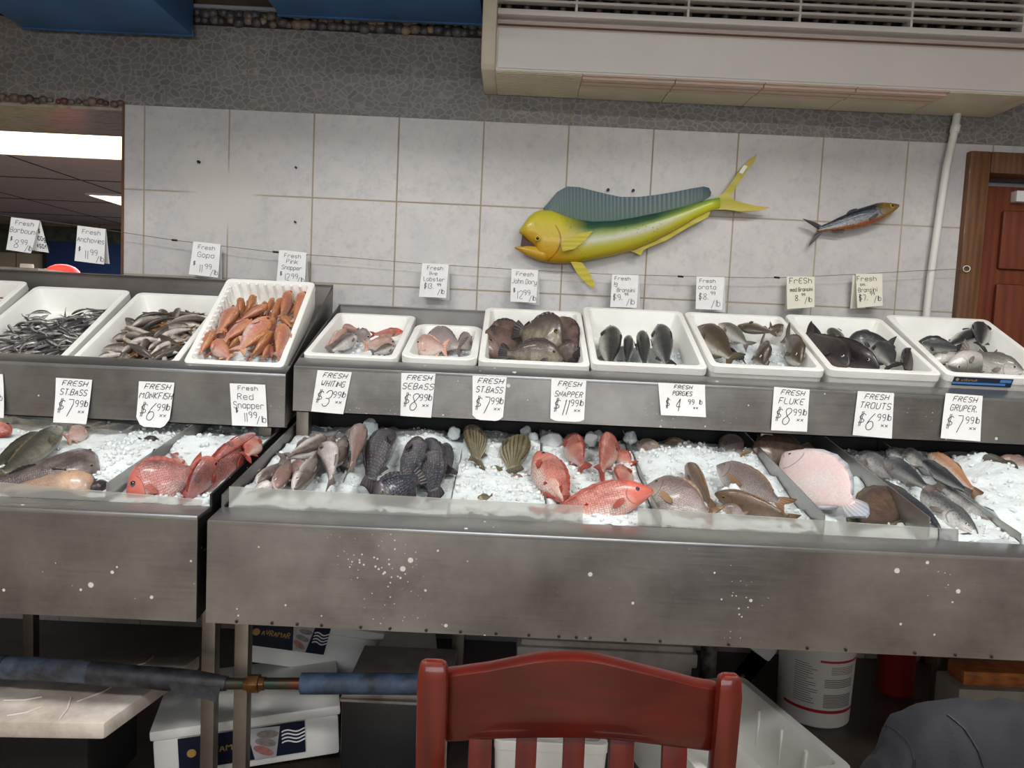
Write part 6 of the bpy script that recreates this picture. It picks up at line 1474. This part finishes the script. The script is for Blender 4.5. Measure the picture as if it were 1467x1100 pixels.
# ------------------------------------------------------------------ chair
YH = 1.0
def chair_at(label, YH):
    t = thing('dining_chair', label, 'chair', (at(830, 1000, YH).x, YH, 0))
    q_ = lambda x, y, d=0: at(x, y, YH+d)
    # uprights continue to the floor as rear legs
    def upright(pts, nm):
        n = len(pts)
        P_ = [q_(*p) for p in pts]; mb = MB().prism(P_, (0, .028, 0)); return mb
    lb = q_(604, 1100); rb = q_(1052, 1100)
    w = .042
    def leg_post(xt, zt, xb, wtop, side):
        # a rear post: rises from the floor, leans and thickens at its head
        rings = []
        for z, x, y, ww, dd in ((0, xb, YH+.10, .034, .034), (.42, xb, YH+.03, .038, .04), (.62, (xt*.6+xb*.4), YH+.012, .038, .034), (zt-.16, xt, YH, wtop, .03), (zt-.03, xt + side*.002, YH-.002, wtop, .03), (zt-.006, xt + side*.002, YH+.002, wtop*.9, .022), (zt, xt+side*.002, YH+.004, wtop*.55, .012)):
            rings.append([(x-ww/2, y, z), (x+ww/2, y, z), (x+ww/2, y+dd, z), (x-ww/2, y+dd, z)])
        return MB().loft(rings)
    xl_t, xr_t = q_(621, 980), q_(1045, 1000)
    ztl, ztr = q_(618, 953).z, q_(1045, 974).z
    leg_post(xl_t.x, (ztl+ztr)/2+.004, xl_t.x-.0, w, -1).build('rear_leg', M['wood_post'], t, bevel=.006)
    leg_post(xr_t.x, (ztl+ztr)/2+.004, xr_t.x+.0, w*.8, 1).build('rear_leg', M['wood_post'], t, bevel=.006)
    # crest rail
    topc = [(643, 967), (670, 963), (700, 959), (730, 953), (760, 947.5), (785, 944), (812, 943), (840, 944), (865, 948), (890, 954), (930, 964), (970, 974), (1000, 982), (1028, 987)]
    botc = [(650, 1064), (680, 1062), (720, 1060), (760, 1059), (800, 1059), (830, 1059), (870, 1061), (910, 1065), (960, 1071), (1000, 1076), (1026, 1079)]
    def interp(c, x):
        for i in range(len(c)-1):
            if c[i][0] <= x <= c[i+1][0]: k = (x-c[i][0])/(c[i+1][0]-c[i][0]); return c[i][1]*(1-k) + c[i+1][1]*k
        return c[0][1] if x < c[0][0] else c[-1][1]
    g_ = []; n = 26
    for i in range(n+1):
        x = 640 + (1030-640)*i/n; dy = .018 - .022*math.sin(PI*i/n); yt, yb = interp(topc, x), interp(botc, x); row = []
        T = q_(x, yt, dy); Bp = q_(x, yb, dy)
        row = [Bp + (T-Bp)*k for k in (0, .05, .3, .6, .9, .97, 1)]
        row[-1] += Vector((0, .006, 0)); row[0] += Vector((0, .004, 0)); g_.append(row)
    MB().sheet(g_, (0, .02, 0)).build('crest_rail', M['wood_chair'], t, smooth=.9)
    zs_ = .46
    for x0, x1 in ((672, 705), (740, 770), (808, 839), (874, 910), (950, 986)):
        xm = (x0+x1)/2; a_ = q_(x0, interp(botc, xm)-6, .012); b_ = q_(x1, interp(botc, xm)-6, .012); r_ = []
        for z, y in ((a_.z, YH+.014), ((a_.z+zs_)/2, YH-.004), (zs_-.03, YH+.02)):
            r_.append([(a_.x, y, z), (b_.x, y, z), (b_.x, y+.012, z), (a_.x, y+.012, z)])
        MB().loft(r_).build('slat', M['wood_post'], t, bevel=.002)
    cx = (xl_t.x+xr_t.x)/2; hw = (xr_t.x-xl_t.x)/2
    MB().loft([[(cx-hw-.0, YH+.02, zs_-.03), (cx+hw, YH+.02, zs_-.03), (cx+hw+.02, YH-.4, zs_-.03), (cx-hw-.02, YH-.4, zs_-.03)], [(cx-hw-.0, YH+.02, zs_), (cx+hw, YH+.02, zs_), (cx+hw+.02, YH-.4, zs_), (cx-hw-.02, YH-.4, zs_)]]).build('seat', M['wood_chair'], t, bevel=.008)
    for s_ in (-1, 1):
        x = cx + s_*(hw-.01); MB().loft([[(x-.016, YH-.38, 0), (x+.016, YH-.38, 0), (x+.016, YH-.348, 0), (x-.016, YH-.348, 0)], [(x-.02, YH-.385, zs_-.03), (x+.02, YH-.385, zs_-.03), (x+.02, YH-.345, zs_-.03), (x-.02, YH-.345, zs_-.03)]]).build('front_leg', M['wood_post'], t, bevel=.003)
        MB().tube([(x, YH-.36, .2), (cx+s_*hw, YH+.075, .2)], .011, 8).build('stretcher', M['wood_post'], t)
    MB().tube([(cx-hw+.01, YH-.364, .26), (cx+hw-.01, YH-.364, .26)], .011, 8).build('stretcher', M['wood_post'], t)
    return t
chair_at('glossy red-brown wooden slat-back chair in front of the counter', YH)
# ------------------------------------------------------------------ jacket over a chair back at the lower right
q = NT('dark_grey_puffer_fabric'); n = q.noise(q.obj(), 5, 4); n2 = q.noise(q.obj(), 320, 2)
q.set(Base_Color=q.mix(n, lin((42, 44, 51)), lin((30, 31, 36))), Roughness=.75, Specular_IOR_Level=.25); q.bump(q.math('ADD', q.math('MULTIPLY', n2, .2), q.math('MULTIPLY', q.noise(q.obj(), 18, 4), 2)), .3, .006); M['puffer'] = q.m
YJ = 1.02
t = thing('puffer_jacket', 'dark grey quilted puffer jacket draped in the lower right corner', 'jacket', (at(1400, 1080, YJ).x, YJ, .40))
sh = [(1246, 1120), (1256, 1088), (1275, 1062), (1300, 1040), (1326, 1018), (1345, 1008), (1375, 1004), (1410, 1006), (1450, 1010), (1500, 1016), (1560, 1040), (1600, 1100)]
g_ = []
nU, nV = 44, 30
def shx(k):
    f = k*(len(sh)-1); i = min(int(f), len(sh)-2); f -= i; return (sh[i][0]*(1-f)+sh[i+1][0]*f, sh[i][1]*(1-f)+sh[i+1][1]*f)
T0 = at(1400, 1006, YJ)
seams = [(1258, 1092, 1330, 1040), (1316, 1008, 1322, 1110)]
xl_, xr_ = at(1246, 1120, YJ).x, at(1600, 1100, YJ).x
rows = []
for j in range(nV+1):
    v = j/nV; row = []
    for i in range(nU+1):
        u = i/nU; p = at(*shx(u), YJ); zt2 = p.z
        a_ = v*PI
        # over the shoulder line: front side drops towards the camera, rear side behind
        drop = (1-math.cos(a_))/2
        side = -1 if v < .5 else 1
        depth = .11*math.cos(a_)                              # -y towards the camera
        k_ = abs(math.cos(a_))
        z = zt2 - (zt2-.36)*(k_**2.2)
        x = xl_ + (p.x-xl_) + (0)
        puff = .012*abs(math.sin((z-.36)*24 + u*2.2))**.6 + .012*noise.noise((u*9, v*12, 2)) + .005*noise.noise((u*25, v*30, 5))
        y = YJ - depth*(1+.25*math.sin(u*PI)) - (puff if depth > 0 else -puff)
        row.append(Vector((x + .012*noise.noise((u*5, v*5, 9)), y, z + .006*noise.noise((u*9, v*9, 4)))))
    rows.append(row)
MB().sheet(rows, (0, 0, -.004)).build('shell', M['puffer'], t, smooth=True)
def seam(ij):
    pts = []
    for (i0, j0), (i1, j1) in zip(ij, ij[1:]):
        for k in range(8):
            f = k/8; u_, v_ = i0+(i1-i0)*f, j0+(j1-j0)*f; i_, j_ = int(min(u_, nU-1)), int(min(v_, nV-1)); fu, fv = u_-i_, v_-j_
            p = (rows[j_][i_]*(1-fu) + rows[j_][i_+1]*fu)*(1-fv) + (rows[j_+1][i_]*(1-fu) + rows[j_+1][i_+1]*fu)*fv
            pts.append(p + Vector((0, -.0008, .0008)))
    MB().tube(pts, .0014, 5).build('seam', M['black'], t)
seam([(9, 2), (9.5, 8), (10, 13), (10.5, 20)]); seam([(1, 9), (5, 9), (9.5, 10)]); seam([(9.5, 10), (16, 8), (24, 4), (28, 2)]); seam([(20, 14), (26, 10), (34, 7)])
# ------------------------------------------------------------------ person beyond the hatch, only the cap visible over the rack
cp = at(84, 378, 5.0); px_, py_, pzt = cp.x, 5.0, cp.z
t = thing('person', 'person behind the left rack, only the red cap showing through the hatch', 'person', (px_, py_, 0))
sk = bpy.data.meshes.new('body'); V_ = []; E_l = []; R_ = []
k = pzt / 1.74
def jt(x, y, z, r, par=None):
    V_.append((y*k, x*k, z*k)); R_.append(r*k)              # faces +x
    if par is not None: E_l.append((par, len(V_)-1))
    return len(V_)-1
pel = jt(0,0,.95,.15); sp = jt(0,.0,1.15,.14, pel); ch = jt(0,.0,1.36,.16, sp); nk = jt(0,.01,1.5,.06, ch); hd = jt(0,.03,1.58,.09, nk); hd2 = jt(0,.03,1.66,.095, hd)
for s_ in (-1, 1):
    a = jt(.19*s_, 0, 1.42, .065, ch); b = jt(.24*s_, .03, 1.14, .045, a); c = jt(.22*s_, .2, .98, .035, b); jt(.21*s_, .27, .96, .04, c)
    a = jt(.1*s_, 0, .88, .09, pel); b = jt(.11*s_, .02, .48, .06, a); c = jt(.11*s_, -.01, .09, .045, b); jt(.11*s_, .14, .04, .04, c)
sk.from_pydata(V_, E_l, []); ob = bpy.data.objects.new('body', sk); COL.objects.link(ob); ob.parent = t
m_ = ob.modifiers.new('skin', 'SKIN'); m_.use_smooth_shade = True; ob.modifiers.new('sub', 'SUBSURF').levels = 1; ob.modifiers['sub'].render_levels = 2
for v_, r_ in zip(sk.skin_vertices[0].data, R_): v_.radius = (r_, r_)
sk.skin_vertices[0].data[0].use_root = True
sk.materials.append(simple('dark_work_clothes', (48, 52, 60), .8))
hx, hy, hz = px_ + .03*k, py_, 1.645*k
mb = MB().sphere((hx, hy, hz-.02), .088, .076, .1, 14, 10); mb.sphere((hx+.09, hy, hz-.03), .018, .014, .022, 8, 6)
for s_ in (-1, 1): mb.sphere((hx, hy+s_*.076, hz-.03), .02, .012, .03, 8, 6)
mb.build('head', simple('skin', (190, 140, 116), .5), t, smooth=True)
mb = MB(); rg = []
for i in range(8):
    a_ = i/7*PI/2; rr_ = math.cos(a_); rg.append([(hx + .112*rr_*math.cos(2*PI*j/20), hy + .092*rr_*math.sin(2*PI*j/20), pzt-.07 + .07*math.sin(a_)) for j in range(20)])
mb.loft(rg); mb.build('cap', simple('bright_red_cap', (222, 48, 48), .6), t, smooth=True); cap_ = [c_ for c_ in t.children if c_.name.startswith('cap')][0]
MB().sheet([[(hx+.08, hy-.07, pzt-.065), (hx+.08, hy+.07, pzt-.065)], [(hx+.16, hy-.05, pzt-.072), (hx+.16, hy+.05, pzt-.072)]], (0, 0, .004)).build('cap_brim', bpy.data.materials['bright_red_cap'], cap_)
MB().sphere((hx-.104, hy-.02, pzt-.052), .012, .034, .018, 8, 6).build('hair', M['black'], t, smooth=True)
# small white roll on a ledge beyond the hatch
c = at(21, 380, 4.0); 
t = thing('worktop', 'pale worktop edge seen through the hatch at the left', 'counter', (at(-60, 386, 4.0).x, 4.0, 0))
zt_ = at(21, 383, 4.0).z
MB().box(at(-300, 386, 4).x, at(58, 386, 4).x, 3.98, 4.5, zt_-.03, zt_).build('top', M['foam_dirty'], t); MB().box(at(-300, 386, 4).x, at(50, 386, 4).x, 4.02, 4.48, 0, zt_-.03).build('cabinet', M['dark_tile'], t)
t = thing('tape_roll', 'white roll lying on the worktop beyond the hatch', 'roll', (c.x, 4.1, zt_))
rg = [[(c.x + r_*math.cos(2*PI*j/16), 4.1 + r_*.6*math.sin(2*PI*j/16), zt_ + z_) for j in range(16)] for r_, z_ in ((.034, 0), (.036, .012), (.034, .026), (.02, .026), (.02, .004))]
MB().loft(rg, True, True).build('roll', M['foam'], t, smooth=.6)
# ------------------------------------------------------------------ lights
M['lamp'] = emis('fluorescent_diffuser', (255, 250, 240), 9.0)
M['lamp_far'] = emis('far_fluorescent_diffuser', (255, 238, 206), 5.0)
zlf = ZFC - .012
def lightbox(label, x0, x1, y0, y1, z, mat, grp=None):
    t = thing('ceiling_light', label, 'light', ((x0+x1)/2, (y0+y1)/2, z), grp)
    MB().box(x0, x1, y0, y1, z, z+.008).build('diffuser', M[mat], t)
    mb = MB(); e = .02
    mb.box(x0-e, x1+e, y0-e, y0, z-.004, z+.012).box(x0-e, x1+e, y1, y1+e, z-.004, z+.012).box(x0-e, x0, y0, y1, z-.004, z+.012).box(x1, x1+e, y0, y1, z-.004, z+.012)
    mb.build('frame', M['white_print'], t); return t
def onceil(px, py): return onz(px, py, zlf)
a, b = onceil(90, 191), onceil(90, 224)
lightbox('long glowing ceiling light just beyond the hatch top', -4.6, -.6, a.y if a.y > b.y else a.y, b.y, zlf, 'lamp_far')
EN = 46; EXPO = -0.2
a, b = onceil(150, 280), onceil(150, 296); xl = onceil(130, 280).x
y0, y1 = sorted((a.y, b.y))
lightbox('small glowing ceiling light further back in the hatch, cut by the tiled wall', xl, xl+2.2, y0, y1, zlf, 'lamp_far')
def area(x, y, z, sx, sy, e, col=(1, .985, .96), rot=(0, 0, 0), nm='area_light'):
    l = bpy.data.lights.new(nm, 'AREA'); l.shape = 'RECTANGLE'; l.size = sx; l.size_y = sy; l.energy = e; l.color = col
    o = bpy.data.objects.new(nm, l); COL.objects.link(o); o.location = (x, y, z); o.rotation_euler = rot; return o
LIT = (('ceiling light over the left of the counter', -1.3, .9), ('ceiling light over the right of the counter', 1.4, .9), ('ceiling light behind the camera on the left', -1.2, -1.1), ('ceiling light behind the camera on the right', 1.5, -1.1))
for lab, x, y in LIT:
    lightbox(lab, x-.6, x+.6, y-.16, y+.16, ZC-.02, 'lamp', 'ceiling lights of the shop')
    area(x, y, ZC-.03, 1.2, .32, EN)
area(-2.6, 6.5, ZFC-.03, 3, 1, 330, (.94, .96, 1)).data
win = bpy.data.objects.new('added_window_1', None); COL.objects.link(win); win.location = (0, YB, 1.0); struct(win)  # added unseen window behind the camera, brightens things under the counters
MB().box(-1.9, 1.9, YB+.002, YB+.012, 1.0, 2.3).build('pane', emis('added_glowing_pane', (232, 240, 250), 2.2), win)
for x in (-1.93, -.65, .62, 1.87): MB().box(x, x+.05, YB, YB+.05, .95, 2.35).build('mullion', M['leg_steel'], win)
for z in (.95, 2.3): MB().box(-1.93, 1.92, YB, YB+.06, z, z+.05).build('window_frame', M['leg_steel'], win)
area(0, YB+.08, 1.65, 3.7, 1.25, 52, (.95, .98, 1), (PI/2, 0, 0))  # added area light at that window, sends frontal light under the counters
w = bpy.data.worlds.new('world'); SC.world = w; w.use_nodes = True; w.node_tree.nodes['Background'].inputs[0].default_value = (.6, .62, .65, 1); w.node_tree.nodes['Background'].inputs[1].default_value = .3
# ------------------------------------------------------------------ camera
cd = bpy.data.cameras.new('camera'); co = bpy.data.objects.new('camera', cd); COL.objects.link(co)
cd.sensor_fit = 'HORIZONTAL'; cd.sensor_width = 36.0; cd.lens = 36.0*F/1467.0; cd.clip_start = .05; cd.clip_end = 60
bk = -fw; co.matrix_world = Matrix(((RT.x, UP.x, bk.x, EYE.x), (RT.y, UP.y, bk.y, EYE.y), (RT.z, UP.z, bk.z, EYE.z), (0, 0, 0, 1)))
SC.camera = co
SC.view_settings.view_transform = 'Standard'; SC.view_settings.look = 'None'; SC.view_settings.gamma = 1; SC.view_settings.use_curve_mapping = False
SC.view_settings.exposure = EXPO
SC.cycles.use_denoising = True
SC.cycles.max_bounces = 8; SC.cycles.diffuse_bounces = 4; SC.cycles.glossy_bounces = 4; SC.cycles.transmission_bounces = 6; SC.cycles.transparent_max_bounces = 6
SC.cycles.caustics_reflective = False; SC.cycles.caustics_refractive = False
